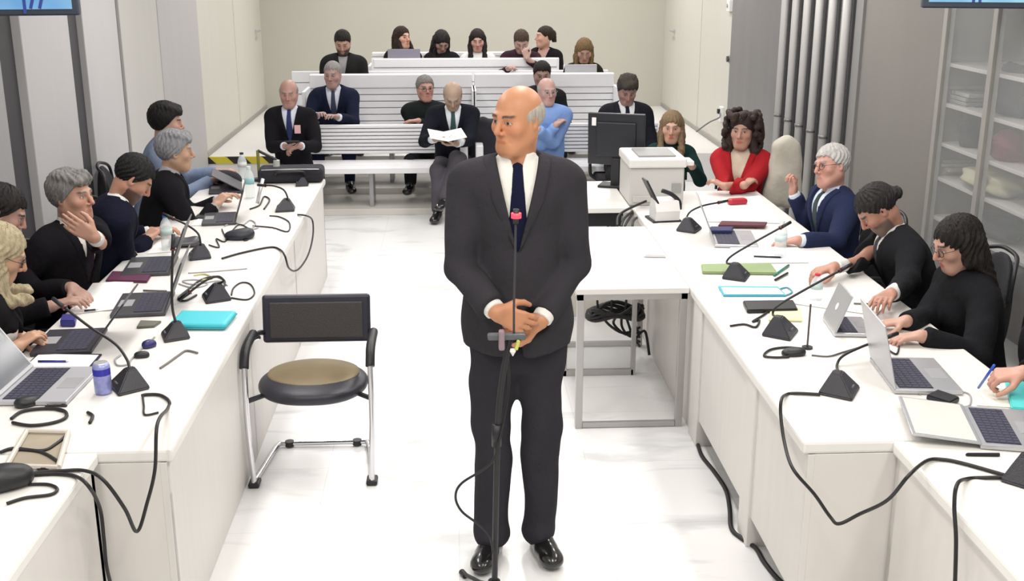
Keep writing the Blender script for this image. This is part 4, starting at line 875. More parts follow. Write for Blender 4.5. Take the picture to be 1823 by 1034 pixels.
mic('black wedge microphone cut off by the lower right edge', 1830, 855, R(50), None, 1.1)

def laptop(label, c, rz_, lid=105, wd=.32, dp=.22, col=SILVER, key=None, scr=None, name='laptop', logo=False):
    t = thing(name, label, 'laptop', (c[0], c[1], TZ + .0015), rz_)
    bm = B(); box(bm, (0, 0, .009), (wd, dp, .016), None, .004); b = obj('base', bm, col, t)
    bm = B(); box(bm, (0, dp * .16, .0178), (wd * .88, dp * .5, .0015)); k = obj('keyboard', bm, key or mat('keyboard_dark', (.03, .03, .05), .5), b)
    bm = B()
    for r_ in range(5):
        for c_ in range(13): box(bm, (-wd * .40 + c_ * wd * .0667, dp * (-.04 + r_ * .1), .0192), (wd * .055, dp * .075, .0018))
    obj('keys', bm, mat('key_caps', (.05, .05, .085), .45), k)
    bm = B(); box(bm, (0, -dp * .31, .0175), (wd * .3, dp * .26, .0012)); obj('touchpad', bm, mat('touchpad_grey', (.35, .35, .37), .4), b)
    a = R(lid); M = Matrix.Translation((0, dp / 2 - .004, .018)) @ Matrix.Rotation(-(a - PI), 4, 'X')
    # lid lies from the hinge; angle from the closed position
    bm = B(); box(bm, (0, 0, 0), (wd, dp, .007), None, .003); bmesh.ops.transform(bm, matrix=M @ Matrix.Translation((0, dp / 2, .0)), verts=bm.verts); l = obj('lid', bm, col, t)
    bm = B(); box(bm, (0, 0, .0042), (wd * .93, dp * .88, .001)); bmesh.ops.transform(bm, matrix=M @ Matrix.Translation((0, dp / 2, .0)), verts=bm.verts); obj('screen', bm, scr or mat('dim_screen', (.10, .11, .13), .15), l)
    if logo:
        bm = B(); lathe(bm, (0, 0, -.0048), [(.0, 0), (.016, 0), (.016, .001), (0, .001)], 20); bmesh.ops.transform(bm, matrix=M @ Matrix.Translation((0, dp / 2, .0)), verts=bm.verts); obj('lid_emblem', bm, mat('emblem_white', (.85, .85, .85), .3), l)
    return t
DG = mat('dark_grey_laptop', (.07, .07, .08), .4, .3)
laptop('open laptop with dark keyboard at the lower left, its screen turned away at the edge', T(88, 690), R(88), 125, .36, .26, mat('laptop_light_grey', (.50, .50, .53), .4, .3))
laptop('open black laptop in front of the blonde woman', T(125, 612), R(-86), 128, .30, .24, mat('laptop_black', (.03, .03, .04), .4))
laptop('open grey laptop between the sheet of paper and the cable loops', T(256, 545), R(-84), 112, .34, .24, DG)
laptop('open dark laptop behind the maroon folder on the left', T(268, 477), R(-84), 112, .34, .24, mat('laptop_charcoal', (.05, .05, .055), .4))
laptop('open laptop in front of the grey haired person with striped tie', T(392, 392), R(-82), 108, .30, .20, DG)
laptop('low black laptop at the pale blue shirted man, far end of the left desks', T(402, 338), R(-80), 30, .30, .22, MATS['laptop_black'])
laptop('open silver laptop in the right foreground before the typing woman', T(1628, 672), R(84), 104, .36, .25, SILVER)
laptop('open silver laptop beside the maroon notebook on the right', T(1305, 428), R(82), 112, .36, .24, SILVER)
laptop('opened-flat silver laptop with dark keys at the right edge', T(1788, 768), R(76), 176, .34, .22, SILVER, scr=mat('pale_screen', (.72, .70, .66), .2))
t = laptop('silver tablet propped like a tent with a round white emblem', T(1510, 585), R(84), 70, .24, .17, SILVER, name='tablet', logo=True); t['category'] = 'tablet'
# flat things
def flat(name, label, pts, h, m, cat=None, z=TZ + .0015, parts=None):
    P3 = [PZ(px, py, z) for px, py in pts]; bm = B(); prism(bm, [(p[0], p[1]) for p in P3], z, z + h)
    bmesh.ops.bevel(bm, geom=list(bm.edges), offset=min(.004, h * .3), segments=2, affect='EDGES')
    o = obj(name, bm, m); base_origin(o); return tag(o, label, cat or name.replace('_', ' '))
TURQ = mat('turquoise_plastic', (.05, .50, .58), .45)
c = T(362, 576); bm = B(); box(bm, (0, 0, .017), (.25, .20, .03), None, .014, 3); t = thing('zip_case', 'turquoise rounded case on the left desk beside a microphone', 'case', (c[0], c[1], TZ), R(-4)); obj('shell', bm, TURQ, t, smooth=False)
bm = B(); box(bm, (0, 0, .015), (.253, .203, .004), None, .001); obj('zip', bm, mat('zip_teal', (.02, .25, .3), .5), t)
flat('notebook', 'open white notebook with black edge on the left desk', [(35, 664), (155, 665), (182, 632), (68, 630)], .006, mat('notebook_cover', (.02, .02, .03), .6), z=TZ + .0015)
flat('paper_sheet', 'white notebook page lying on the black-edged notebook', [(36, 661), (150, 662), (176, 632), (70, 630)], .001, PAPER, 'paper', z=TZ + .0085)
flat('paper_sheet', 'sheet of paper under the gesturing hand on the left desk', [(125, 560), (205, 551), (240, 500), (165, 505)], .004, PAPER, 'paper')
flat('paper_sheet', 'blank papers beside the hand of the man bending over the left desk', [(262, 452), (310, 448), (330, 420), (285, 424)], .003, PAPER, 'paper')
flat('paper_sheet', 'papers on the left desk in front of the laptop at far left', [(340, 402), (395, 400), (412, 382), (358, 384)], .003, PAPER, 'paper')
flat('folder', 'maroon folder on the left desk', [(188, 502), (262, 504), (272, 488), (200, 486)], .012, mat('maroon_cover', (.10, .02, .06), .6))
flat('phone', 'dark flat phone beside the clasped hands on the left desk', [(345, 390), (385, 391), (396, 383), (352, 383)], .009, BLACK)
flat('phone', 'olive grey phone lying beside the microphone with the turquoise case', [(243, 585), (275, 583), (288, 574), (250, 573)], .009, mat('olive_grey', (.14, .14, .11), .5))
flat('folder', 'turquoise folder on the right desk beside the phone', [(1288, 528), (1400, 528), (1385, 512), (1278, 511)], .007, mat('turquoise_folder', (.05, .42, .52), .5))
flat('paper_sheet', 'white sheets lying on the turquoise folder at right', [(1290, 524), (1396, 524), (1384, 513), (1284, 512)], .002, PAPER, 'paper', z=TZ + .0095)
flat('folder', 'green folder behind the microphone on the right', [(1250, 488), (1385, 490), (1372, 472), (1248, 474)], .014, mat('green_folder', (.26, .34, .16), .6))
flat('phone', 'black phone and battery pack on the right desk below the turquoise folder', [(1330, 558), (1420, 556), (1412, 540), (1322, 541)], .018, BLACK)
flat('note_pad', 'pale yellow note pad beside the second microphone on the right', [(1368, 572), (1428, 573), (1424, 550), (1372, 549)], .008, mat('yellow_pad', (.72, .70, .42), .7))
flat('paper_sheet', 'loose papers by the hands of the man with bowed head', [(1405, 540), (1560, 562), (1585, 535), (1445, 515)], .005, PAPER, 'paper')
flat('paper_sheet', 'wide white papers between the clear bottle and the green folder', [(1290, 470), (1440, 468), (1420, 440), (1300, 442)], .006, mat('cool_paper', (.78, .79, .81), .8), 'paper')
flat('paper_sheet', 'white documents in front of the woman in the red jacket', [(1258, 395), (1388, 398), (1352, 350), (1245, 362)], .008, PAPER, 'paper')
flat('notebook', 'maroon notebook on the documents at right', [(1278, 404), (1362, 405), (1366, 398), (1284, 396)], .012, mat('maroon_book', (.10, .015, .03), .5), z=TZ + .012)
flat('pouch', 'dark blue pouch on the silver laptop beside the maroon notebook', [(1264, 416), (1302, 416), (1306, 408), (1264, 408)], .018, mat('navy_pouch', (.015, .02, .10), .6), z=TZ + .02)
flat('paper_sheet', 'paper under the writing hand at the right edge', [(1738, 722), (1800, 726), (1790, 698), (1732, 698)], .003, mat('cream_paper', (.82, .80, .72), .8), 'paper')
flat('folder', 'bright turquoise folder at the right edge beside the writing hand', [(1800, 734), (1850, 738), (1850, 676), (1788, 676)], .02, mat('bright_turquoise', (.10, .62, .62), .5))
flat('pen', 'thin black pen on the desk in the lower right corner', [(1718, 812), (1780, 813), (1780, 809), (1720, 809)], .008, BLACK)
flat('phone', 'black adapter box on the desk at right with its thin lead', [(1648, 712), (1690, 726), (1708, 716), (1668, 702)], .022, BLACK, 'adapter').name = 'power_adapter'
flat('card', 'small grey card on the white table edge', [(1146, 458), (1186, 459), (1184, 455), (1150, 454)], .004, mat('card_grey', (.4, .4, .4), .6))
tp = [PZ(px, py, TZ + .004) for px, py in ((12, 832), (104, 835), (122, 772), (48, 770))]
t = thing('cable_tray', 'shallow beige tray with cables at the lower left corner', 'tray', (sum(q[0] for q in tp) / 4, sum(q[1] for q in tp) / 4, TZ + .001))
bm = B(); prism(bm, [(q[0], q[1]) for q in tp], TZ + .001, TZ + .004); obj('tray_floor', bm, mat('beige_tray', (.34, .29, .22), .6, var=.3, vscale=6), t, True)
for k in range(4): bm = B(); tube(bm, [tp[k] + np.array([0, 0, .006]), tp[(k + 1) % 4] + np.array([0, 0, .006])], .009, 8, False); obj('tray_rim', bm, mat('tray_rim_pale', (.62, .58, .52), .4), t, True)
c = T(1312, 366); bm = B(); box(bm, (0, 0, .02), (.13, .06, .04), None, .018, 3); o = obj('glasses_case', bm, mat('red_case', (.45, .02, .04), .4)); o.location = (c[0], c[1], TZ + .009); o.rotation_euler = (0, 0, .2); tag(o, 'red glasses case on the documents before the woman in red', 'case')
# pens
def pen(label, a, b, m, z=TZ + .006, r=.0045):
    bm = B(); A_, B_ = PZ(*a, z), PZ(*b, z); cyl(bm, A_, B_, r, seg=10); o = obj('pen', bm, m, smooth=True); base_origin(o); tag(o, label, 'pen'); d = Vector(B_ - A_).normalized()
    bm = B(); cyl(bm, B_, np.array(B_) + np.array(d) * .012, r, .001, 10); tp = obj('pen_tip', bm, SILVER, o); tp.location = -o.location; return o
pen('blue pen lying across the open notebook', (68, 643), (118, 643), mat('pen_blue', (.02, .02, .25), .3), TZ + .014)
pen('grey pen on the sheet near the laptop, left desk', (255, 517), (298, 518), mat('pen_grey', (.12, .11, .10), .3))
pen('dark pen beside the gesturing hand', (150, 553), (170, 551), BLACK, TZ + .012)
pen('green marker beside the green folder on the right', (1378, 490), (1404, 472), mat('marker_green', (.02, .22, .16), .3), TZ + .008, .006)
pen('black marker parallel to the green marker', (1380, 498), (1402, 486), BLACK, TZ + .008, .006)
pen('black pen on the white papers above the green folder', (1342, 456), (1390, 458), BLACK, TZ + .013)
pen('pen on the loose papers right of the red capped bottle', (1520, 540), (1545, 541), MATS['pen_grey'], TZ + .013)
h = T(1757, 672, .83); bm = B(); cyl(bm, PZ(1742, 690, .76), PZ(1770, 650, .90), .0048); o = obj('pen', bm, mat('pen_bright_blue', (.03, .09, .55), .3), smooth=True); base_origin(o); tag(o, 'blue pen held by the writing hand at the right edge', 'pen')
# bottles and can
def bottle(label, px, py, h=.22, r=.032, cap=(.02, .12, .45), lab=(.45, .65, .65)):
    c = T(px, py); t = thing('water_bottle', label, 'bottle', (c[0], c[1], TZ + .001))
    bm = B(); lathe(bm, (0, 0, 0), [(r * .9, 0), (r, .01), (r, h * .3), (r * .92, h * .38), (r, h * .45), (r, h * .68), (r * .75, h * .80), (r * .38, h * .9), (r * .38, h * .95)], 24); obj('bottle_body', bm, mat('bottle_plastic', (.86, .92, .93), .08, alpha=.38, spec=.6), t, smooth=True)
    bm = B(); lathe(bm, (0, 0, 0), [(r * 1.02, h * .45), (r * 1.02, h * .62)], 24); obj('bottle_label', bm, mat('bottle_label_%.2f' % lab[0], lab, .6), t, smooth=True)
    bm = B(); cyl(bm, (0, 0, h * .93), (0, 0, h), r * .45); obj('cap', bm, mat('cap_%.2f_%.2f' % cap[:2], cap, .4), t); return t
bottle('clear water bottle with blue cap by the hand of the man in navy', 299, 446, .20, cap=(.02, .14, .5), lab=(.50, .62, .60))
bottle('clear bottle with teal label beyond the laptops, far left desk', 446, 352, .21, cap=(.6, .7, .7), lab=(.25, .48, .50))
bottle('clear bottle with dark cap in front of the hazard tape', 433, 318, .19, cap=(.03, .03, .03), lab=(.6, .6, .58))
bottle('clear water bottle beside the hand of the white haired man', 1388, 458, .20, cap=(.7, .8, .8), lab=(.62, .72, .72))
bottle('small bottle with red cap at the hand of the man with bowed head', 1452, 535, .13, .028, cap=(.6, .03, .06), lab=(.5, .5, .4))
bottle('bottle with blue label at the left picture edge', 2, 668, .20, .033, cap=(.55, .65, .5), lab=(.03, .12, .55))
c = T(185, 700); t = thing('drink_can', 'blue and white drink can beside the nearest left microphone', 'can', (c[0], c[1], TZ + .001))
bm = B(); lathe(bm, (0, 0, 0), [(.024, 0), (.031, .008), (.031, .105), (.026, .118)], 24); obj('can_body', bm, mat('can_blue_white', (.28, .30, .70), .3, .2, var=.7, vscale=30), t, smooth=True)
bm = B(); lathe(bm, (0, 0, 0), [(.0315, .075), (.0315, .100)], 24); obj('can_band', bm, mat('can_deep_blue', (.02, .02, .35), .3), t); bm = B(); lathe(bm, (0, 0, 0), [(.026, .118), (.024, .121)], 24); obj('can_lid', bm, SILVER, t)
c = T(1437, 620); t = thing('headset_stand', 'thin dark upright rod with round foot on the right desk', 'stand', (c[0], c[1], TZ)); bm = B(); cyl(bm, (0, 0, .008), (0, 0, .19), .004); obj('rod', bm, MATS['dark_metal'], t); bm = B(); cyl(bm, (0, 0, 0), (0, 0, .008), .022); obj('foot', bm, BLACK, t)
# bags and boxes
def blob(name, label, px, py, sx, sy, sz, m, rz_=0, seed=0., z=TZ, cat=None, amp=.008):
    c = PZ(px, py, z); f = Field(); hx, hy_ = sx / 2, sy / 2
    f.u(Ell((0, 0, sz * .45), (hx, hy_, sz * .55)), .02); f.u(Cone((-hx * .6, 0, sz * .4), (hx * .6, 0, sz * .4), min(hy_, sz * .45)), .03); f.cut(lambda X, Y, Z: Z - .002 + 0 * X + 0 * Y); f.noise(folds(amp, 1.6, seed))
    V, Q = f.build(max(.006, min(sx, sz) / 22)); V[:, 2] = np.maximum(V[:, 2], .001); o = npmesh(name, V, Q, m, None, None, 1); o.location = (c[0], c[1], z); o.rotation_euler = (0, 0, rz_); return tag(o, label, cat or name.replace('_', ' '))
t = thing('laptop_bag', 'black laptop bag at the far end of the left desks before the bald man', 'bag', (T(520, 322)[0], T(520, 322)[1] - .0, TZ), R(3))
bm = B(); box(bm, (0, 0, .055), (.46, .22, .10), None, .03, 3); obj('bag_body', bm, bl, t, smooth=False); bm = B(); tube(bm, [(-.1, -.11, .06), (-.08, -.135, .09), (.08, -.135, .09), (.1, -.11, .06)], .009); obj('handle', bm, CABLE, t); bm = B(); tube(bm, [(-.2, -.10, .10), (0, -.115, .105), (.2, -.10, .10)], .003); obj('zip', bm, SILVER, t)
blob('bag', 'dark bundle of adapters behind the far bottles on the left desk', 405, 326, .20, .12, .09, bl, 0, 1.)
blob('cable_bundle', 'black adapter heap in the middle of the left desk', 425, 425, .17, .11, .055, mat('adapter_black', (.012, .013, .022), .5), .3, 2., cat='adapter')
blob('cable_bundle', 'dark grey cable heap beside the middle left microphone', 330, 438, .16, .14, .05, DG, .4, 3., cat='adapter')
blob('power_adapter', 'black power adapter in the lower left corner', 14, 868, .15, .11, .07, BLACK, .4, 4., cat='adapter')
blob('power_adapter', 'small black plug adapter by the laptop in the lower left', 48, 722, .07, .05, .03, BLACK, .6, 5., cat='adapter')
blob('power_adapter', 'small navy plug beside the turquoise case', 266, 618, .045, .03, .028, mat('navy_plastic', (.02, .02, .12), .4), .8, 6., cat='adapter', amp=.002)
blob('power_adapter', 'black double plug between laptop and microphone at left', 252, 636, .05, .03, .02, BLACK, .2, 7., cat='adapter', amp=.002)
blob('power_adapter', 'small black splitter at the foot of the thin rod', 1412, 632, .09, .05, .025, BLACK, .1, 8., cat='adapter', amp=.003)
flat('box', 'small blue box before the gesturing hand', [(108, 582), (134, 582), (137, 570), (112, 570)], .03, mat('blue_box', (.03, .03, .20), .5))
# cables
def cable(label, pts, r=.004, m=CABLE, name='cable'):
    """pts: (px, py) on the desk, or (px, py, 'y', depth), or (px, py, 'z', height)"""
    P3 = []
    for p in pts:
        if len(p) == 2: P3.append(PZ(p[0], p[1], TZ + r + .001))
        elif p[2] == 'y': P3.append(PY(p[0], p[1], p[3]))
        elif p[2] == 'x': P3.append(PX(p[0], p[1], p[3]))
        else: P3.append(PZ(p[0], p[1], p[3]))
    bm = B(); tube(bm, P3, r, 7, n=8); o = obj(name, bm, m, smooth=True); base_origin(o); return tag(o, label, 'cable')
cable('black microphone cable sagging in a V from the left desk edge', [(252, 704), (262, 702), (285, 703), (301, 714), (298, 728), (280, 755, 'y', 3.36), (276, 835, 'y', 3.33), (262, 895, 'y', 3.31), (244, 946, 'y', 3.28), (222, 905, 'y', 3.22), (185, 855, 'y', 3.2), (152, 838, 'z', .742), (110, 838), (58, 842), (30, 850)], .006)
cable('black cable falling over the lower left desk to the floor', [(56, 845), (100, 843), (135, 848), (158, 866, 'z', .735), (178, 905, 'x', -1.14), (185, 960, 'x', -1.13), (190, 1010, 'x', -1.12), (203, 1060, 'x', -1.12)], .006)
cable('short black plug lead beside the V-shaped cable', [(254, 704), (256, 722), (258, 738), (282, 734)], .004)
cable('black cable loop on the lower left desk', [(22, 752), (55, 757), (95, 752), (118, 742), (112, 730), (80, 727), (40, 732), (20, 745)], .006)
cable('black lead curling above the lower left cable loop', [(84, 720), (100, 718), (118, 722), (96, 722), (82, 724), (112, 732)], .004)
cable('black lead forking over the beige tray', [(0, 805), (25, 798), (75, 802), (100, 790), (122, 772)], .006)
cable('black lead curving round the lower side of the beige tray', [(28, 800), (70, 804), (98, 818), (104, 828), (80, 834), (40, 828)], .006)
cable('black hook of cable at the edge of the lower left desk', [(156, 734), (165, 740), (160, 752)], .006)
cable('black cable tail looping in the lower left corner', [(50, 862), (85, 862), (102, 870), (90, 880), (45, 886), (12, 896)], .005)
cable('black cable loops around the microphone by the grey laptop', [(350, 525), (330, 535), (318, 530), (335, 515), (358, 498), (385, 492), (400, 500), (398, 512)], .005)
cable('round black cable loop right of the microphone by the grey laptop', [(412, 530), (440, 533), (453, 522), (446, 506), (430, 503), (416, 512), (412, 525)], .004)
cable('grey and white lead heap between the laptops on the left', [(318, 505), (345, 512), (370, 505), (350, 498), (325, 500), (345, 506), (388, 500), (405, 508)], .0035, mat('grey_lead', (.35, .35, .36), .5))
cable('pale yellow lead beside the cable heap on the left desk', [(345, 490), (365, 488), (378, 495), (360, 498)], .004, mat('yellow_lead', (.55, .52, .22), .5))
cable('thin grey lead across the left desk', [(335, 486), (380, 483), (440, 478)], .003, MATS['grey_lead'])
cable('thin grey lead running down beside the turquoise case', [(285, 655), (300, 645), (318, 632), (332, 624), (352, 628)], .0045, mat('lead_taupe', (.16, .15, .14), .5))
cable('white cable ring between microphone and black laptop', [(215, 632), (205, 640), (210, 650), (228, 648), (235, 638), (255, 618), (275, 600)], .0035, MATS['grey_lead'])
cable('black cable hanging in a loop from the far left desk edge', [(530, 382), (545, 384), (556, 392, 'x', -.915), (557, 420, 'x', -.90), (548, 455, 'x', -.90), (530, 480, 'x', -.90), (515, 478, 'x', -.90), (507, 455, 'x', -.905), (498, 444), (480, 440), (430, 450), (395, 460)], .0055)
cable('black cable loop beside the far left microphone', [(450, 402), (485, 405), (512, 412), (515, 396), (498, 386), (480, 384)], .004)
cable('tangle of thin leads beside the adapter heap', [(395, 408), (405, 425), (420, 412), (436, 428), (452, 415), (440, 405), (425, 400), (410, 415), (400, 430), (385, 425), (390, 440), (372, 436)], .004)
cable('second tangle of thin pale leads at mid left desk', [(400, 402), (415, 396), (432, 400), (445, 392), (455, 398), (448, 408), (460, 405)], .004, MATS['grey_lead'])
cable('black lead coiling in front of the far bottle', [(445, 372), (462, 365), (470, 350), (480, 356), (470, 372)], .005)
cable('black cable swooping from the foreground right microphone down past the desk', [(1460, 702), (1420, 700), (1400, 702), (1391, 712, 'x', 1.128), (1390, 740, 'x', 1.12), (1397, 790, 'x', 1.11), (1412, 835, 'y', 3.28), (1450, 880, 'y', 3.27), (1478, 920, 'y', 3.25), (1494, 932, 'y', 3.22), (1530, 915, 'y', 3.20), (1580, 890, 'y', 3.10), (1618, 846, 'y', 3.03), (1650, 820, 'z', .747), (1680, 818), (1720, 826), (1790, 846)], .006)
cable('black cable from the cut off microphone down the front of the corner desk', [(1800, 850), (1760, 850), (1722, 852), (1704, 862, 'x', 1.435), (1699, 900, 'x', 1.425), (1702, 960, 'x', 1.42), (1700, 1045, 'x', 1.42)], .006)
cable('thick black cable along the floor at the foot of the right desks', [(1242, 790, 'z', .008), (1250, 812, 'z', .008), (1272, 840, 'z', .008), (1292, 872, 'z', .008), (1299, 905, 'z', .008), (1302, 940, 'z', .008), (1320, 958, 'z', .008), (1345, 975, 'z', .008), (1360, 1000, 'z', .008), (1385, 1030, 'z', .008), (1420, 1060, 'z', .008)], .010)
cable('earphone lead looping left of the thin rod', [(1405, 635), (1380, 636), (1360, 633), (1372, 622), (1400, 618), (1425, 620)], .005)
cable('grey lead running from the splitter toward the silver laptop', [(1445, 632), (1475, 634), (1500, 627), (1530, 618)], .0035, mat('dark_lead', (.10, .10, .10), .5))
cable('black lead and plugs left of the second right microphone', [(1300, 580), (1325, 577), (1345, 582), (1352, 570), (1340, 572), (1360, 560), (1375, 548), (1388, 545)], .005)
cable('black ring of lead behind the silver laptop', [(1578, 620), (1596, 630), (1600, 612), (1590, 605), (1578, 612)], .004)
cable('thin lead from the adapter box at right', [(1700, 722), (1725, 722), (1726, 702), (1700, 696), (1640, 692), (1638, 702)], .003, MATS['grey_lead'])
cable('light blue lead beside the turquoise folder', [(1395, 522), (1388, 515), (1402, 512), (1410, 520), (1398, 526)], .004, mat('blue_lead', (.08, .3, .4), .5))
for i, (a, b, c_) in enumerate([((1150, 358), (1105, 380), (1099, 402)), ((1128, 375), (1112, 388), (1106, 403)), ((1128, 378), (1118, 392), (1112, 403)), ((1150, 382), (1130, 390), (1126, 403))]):
    cable('black cable hanging behind the square table, %s' % ['outermost left', 'second from the left', 'third from the left', 'nearest the printer'][i], [(*a, 'y', 7.0), (*b, 'y', 6.75), (*c_, 'y', 6.60)], .008)
# printer
t = thing('printer', 'grey box-shaped office printer on the right desks', 'printer', (1.38, 7.25, TZ))
MP = mat('printer_grey', (.52, .51, .49), .45)
def tb(nm, x0, x1, y0, y1, z0, z1, m, bev=.008): bm = B(); boxr(bm, x0, x1, y0, y1, z0, z1, bev); return obj(nm, bm, m, t, True)
pl = PY(1122, 300, 7.05)[0]; pr = PY(1222, 300, 7.05)[0]; zt = PY(1165, 282, 7.05)[2]
tb('printer_body', pl, pr - .01, 7.05, 7.5, TZ + .001, zt - .06, MP, .012); tb('printer_lid', pl - .01, pr, 7.03, 7.5, zt - .06, zt, mat('printer_lid_white', (.72, .71, .69), .4), .012)
tb('output_tray', pl + .06, pr - .06, 7.1, 7.4, zt, zt + .012, mat('tray_grey', (.3, .3, .3), .5), .004); tb('control_panel', pr - .02, pr + .05, 7.05, 7.2, zt - .05, zt - .02, MATS['printer_lid_white'], .006); tb('front_vent', pr - .09, pr - .03, 7.042, 7.05, .82, .88, mat('vent_grey', (.3, .3, .29), .6), .001)
tb('paper_tray', pl + .02, pr - .03, 7.04, 7.06, .76, .80, MP, .003)
# document scanner
c = T(1182, 392); t = thing('document_scanner', 'small white document scanner with black feeder in front of the printer', 'scanner', (c[0], c[1], TZ + .001), R(8))
bm = B(); sweep(bm, (-.075, 0, 0), (.075, 0, 0), [(-.06, 0), (.06, 0), (.075, .07), (.04, .13), (-.03, .14), (-.06, .08)]); obj('scanner_body', bm, mat('scanner_white', (.68, .67, .66), .4), t)
bm = B(); box(bm, (0, .02, .004), (.18, .17, .014), None, .004); obj('scanner_foot', bm, BLACK, t)
bm = B(); box(bm, (-.085, .0, .17), (.012, .10, .20), Matrix.Rotation(R(-28), 4, 'Y'), .004); obj('feeder_flap', bm, BLACK, t)
bm = B(); tube(bm, [(-.03, -.03, .19), (.03, -.03, .165), (.08, -.03, .12), (.088, -.03, .07)], .013, 8); obj('tray_arm', bm, BLACK, t, smooth=True)
# monitor
p = PY(1103, 262, 7.75); t = thing('computer_monitor', 'black computer monitor seen from behind on the clerk desk', 'monitor', (p[0] - .03, 7.70, TZ + .001), R(-20))
bm = B(); box(bm, (0, 0, .33), (.40, .03, .36), Matrix.Rotation(R(3), 4, 'X'), .006); obj('monitor_shell', bm, mat('monitor_black', (.012, .013, .02), .35), t); bm = B(); box(bm, (0, -.02, .33), (.28, .02, .24), Matrix.Rotation(R(3), 4, 'X'), .008); obj('back_cover', bm, MATS['monitor_black'], t)
bm = B(); box(bm, (-.155, -.03, .45), (.03, .004, .055)); obj('sticker', bm, PAPER, t, label='white sticker'); bm = B(); box(bm, (0, -.01, .10), (.06, .03, .2), None, .004); box(bm, (0, 0, .008), (.22, .16, .016), None, .004); obj('monitor_stand', bm, BLACK, t)
bm = B(); box(bm, (0, .017, .33), (.37, .004, .32), Matrix.Rotation(R(3), 4, 'X')); obj('screen', bm, mat('monitor_screen', (.2, .25, .3), .2, emis=.4), t)
# small monitor arm at far left desk, cables and lamp arm
c = T(462, 322); t = thing('document_camera', 'slim yellow and black arm with tilted head at the far end of the left desks', 'camera arm', (c[0], c[1], TZ))
bm = B(); cyl(bm, (0, 0, .0), (0, 0, .22), .011); obj('post', bm, mat('olive_post', (.20, .20, .04), .5), t); bm = B(); cyl(bm, (0, 0, .22), (.13, 0, .15), .010); obj('arm', bm, BLACK, t); bm = B(); cyl(bm, (.13, 0, .15), (.12, 0, .03), .022, .03); obj('head', bm, GREYP, t); bm = B(); cyl(bm, (0, 0, 0), (0, 0, .02), .045); obj('foot', bm, BLACK, t)
c = T(462, 352); bm = B(); cyl(bm, PZ(458, 362, .75), PZ(468, 318, .90), .012); o = obj('hand_microphone', bm, mat('silver_grey', (.6, .6, .62), .3, .4), smooth=True); base_origin(o); tag(o, 'silver handheld device leaning among the black bags on the far left desk', 'microphone')
# papers and phones held
d = P_['J'][1]; c = PY(795, 240, 9.70); t = thing('document', 'open white papers in the hands of the man with crossed legs', 'papers', c, R(10)); bm = B(); box(bm, (-.075, 0, 0), (.16, .23, .004), Matrix.Rotation(R(12), 4, 'Y') @ Matrix.Rotation(R(12), 4, 'X')); obj('left_page', bm, PAPER, t); bm = B(); box(bm, (.075, 0, 0), (.16, .23, .004), Matrix.Rotation(R(-10), 4, 'Y') @ Matrix.Rotation(R(12), 4, 'X')); obj('right_page', bm, PAPER, t)
c = PY(520, 252, 9.88); bm = B(); box(bm, c, (.075, .13, .009), Matrix.Rotation(R(90), 4, 'Z') @ Matrix.Rotation(R(15), 4, 'Y'), .003); o = obj('phone', bm, BLACK); base_origin(o); tag(o, 'black phone in the hands of the bald man with the badge', 'phone')
def back_laptop(label, px, py, y, w_=.30, h_=.05, m=None):
    p = PY(px, py, y); t = thing('laptop', label, 'laptop', (p[0], y, p[2] - .09), PI); bm = B(); box(bm, (0, 0, 0), (w_, .2, .014), None, .003); obj('base', bm, SILVER, t); bm = B(); box(bm, (0, .11, .08), (w_, .01, .17), None, .003); obj('lid', bm, m or SILVER, t)
back_laptop('grey laptop on the lap of the leftmost woman in the top row', 720, 98, 12.86, .36, m=mat('lid_mauve', (.25, .24, .30), .4, .2))
back_laptop('silver laptop before the blonde woman in the third row', 1032, 126, 11.78, .33)

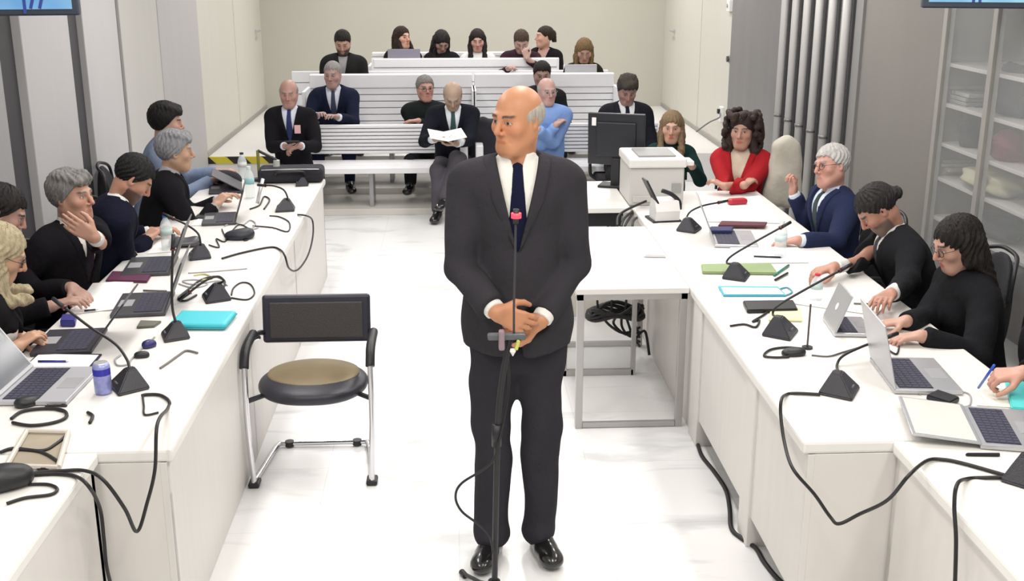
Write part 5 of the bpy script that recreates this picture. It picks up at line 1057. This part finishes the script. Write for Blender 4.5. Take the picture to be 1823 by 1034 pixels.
# ================================================================== MICROPHONE STAND
b0 = PZ(880, 1085, .0); top = PY(908, 600, b0[1] + .02); t = thing('microphone_stand', 'tall black floor microphone stand with long gooseneck in front of the standing man', 'microphone stand', (b0[0], b0[1], 0))
bm = B(); tube(bm, [b0 + np.array([0, 0, .03]), PY(885, 800, b0[1] + .01), PY(892, 690, b0[1] + .015), top], .011, 10); obj('pole', bm, mat('stand_black', (.012, .012, .014), .4, bump=.05), t, True, smooth=True)
mid = PY(884, 770, b0[1] + .01); bm = B(); cyl(bm, mid + np.array([0, 0, -.05]), mid + np.array([0, 0, .03]), .017); obj('height_clutch', bm, BLACK, t, True, smooth=True)
for k in range(3):
    a = R(90 + 120 * k + 25); bm = B(); tube(bm, [b0 + np.array([0, 0, .10]), b0 + np.array([.12 * math.cos(a), .12 * math.sin(a), .05]), b0 + np.array([.26 * math.cos(a), .26 * math.sin(a), .012])], .008, 8, False); l = obj('tripod_leg', bm, BLACK, t, True)
    bm = B(); cyl(bm, b0 + np.array([.24 * math.cos(a), .24 * math.sin(a), .012]), b0 + np.array([.275 * math.cos(a), .275 * math.sin(a), .012]), .012); obj('rubber_tip', bm, BLACK, l, True)
bm = B(); cyl(bm, b0 + np.array([0, 0, .03]), b0 + np.array([0, 0, .12]), .022); obj('collar', bm, BLACK, t, True)
yb = b0[1] + .02; l_, r_ = PY(868, 597, yb), PY(936, 600, yb); bm = B(); box(bm, (l_ + r_) / 2, (r_[0] - l_[0], .03, .022), None, .006); obj('crossbar', bm, mat('smoky_grey', (.10, .11, .12), .3), t, True)
p = PY(893, 605, yb - .02); bm = B(); box(bm, p, (.02, .03, .07), None, .006); obj('clamp', bm, mat('clamp_mauve', (.28, .20, .23), .4), t, True)
p = PY(921, 614, yb - .02); bm = B(); box(bm, p, (.012, .014, .035), Matrix.Rotation(R(15), 4, 'Y'), .003); obj('clip', bm, mat('clip_yellow', (.55, .6, .12), .5), t, True); p = PY(913, 628, yb - .02); bm = B(); lathe(bm, p + np.array([0, 0, -.012]), [(.001, 0), (.011, .018), (.009, .026)], 12); obj('clip_tip', bm, PAPER, t, True)
bm = B(); g0 = PY(915, 596, yb); g1 = PY(918, 398, yb - .01); tube(bm, [g0, PY(915, 540, yb), PY(917, 460, yb - .005), g1], .004, 8); obj('gooseneck', bm, mat('neck_grey', (.06, .06, .065), .35, .4), t, True, smooth=True)
bm = B(); cyl(bm, g1, PY(919, 372, yb - .01), .009, .010); m_ = obj('microphone_capsule', bm, BLACK, t, True, smooth=True)
bm = B(); cyl(bm, PY(919, 388, yb - .01), PY(919, 379, yb - .01), .017); obj('light_ring', bm, mat('red_light', (1.0, .05, .08), .3, emis=.8), m_, True, smooth=True).location = (0, 0, 0)
cable('black cable bowing out left of the microphone stand', [(905, 640, 'y', b0[1] + .06), (905, 700, 'y', b0[1] + .05), (885, 800, 'y', b0[1] - .02), (868, 830, 'y', b0[1] - .02), (822, 860, 'y', b0[1] - .01), (811, 885, 'y', b0[1]), (822, 910, 'y', b0[1]), (850, 932, 'y', b0[1] - .01), (872, 955, 'y', b0[1] - .02), (878, 985, 'y', b0[1] - .02)], .0045)
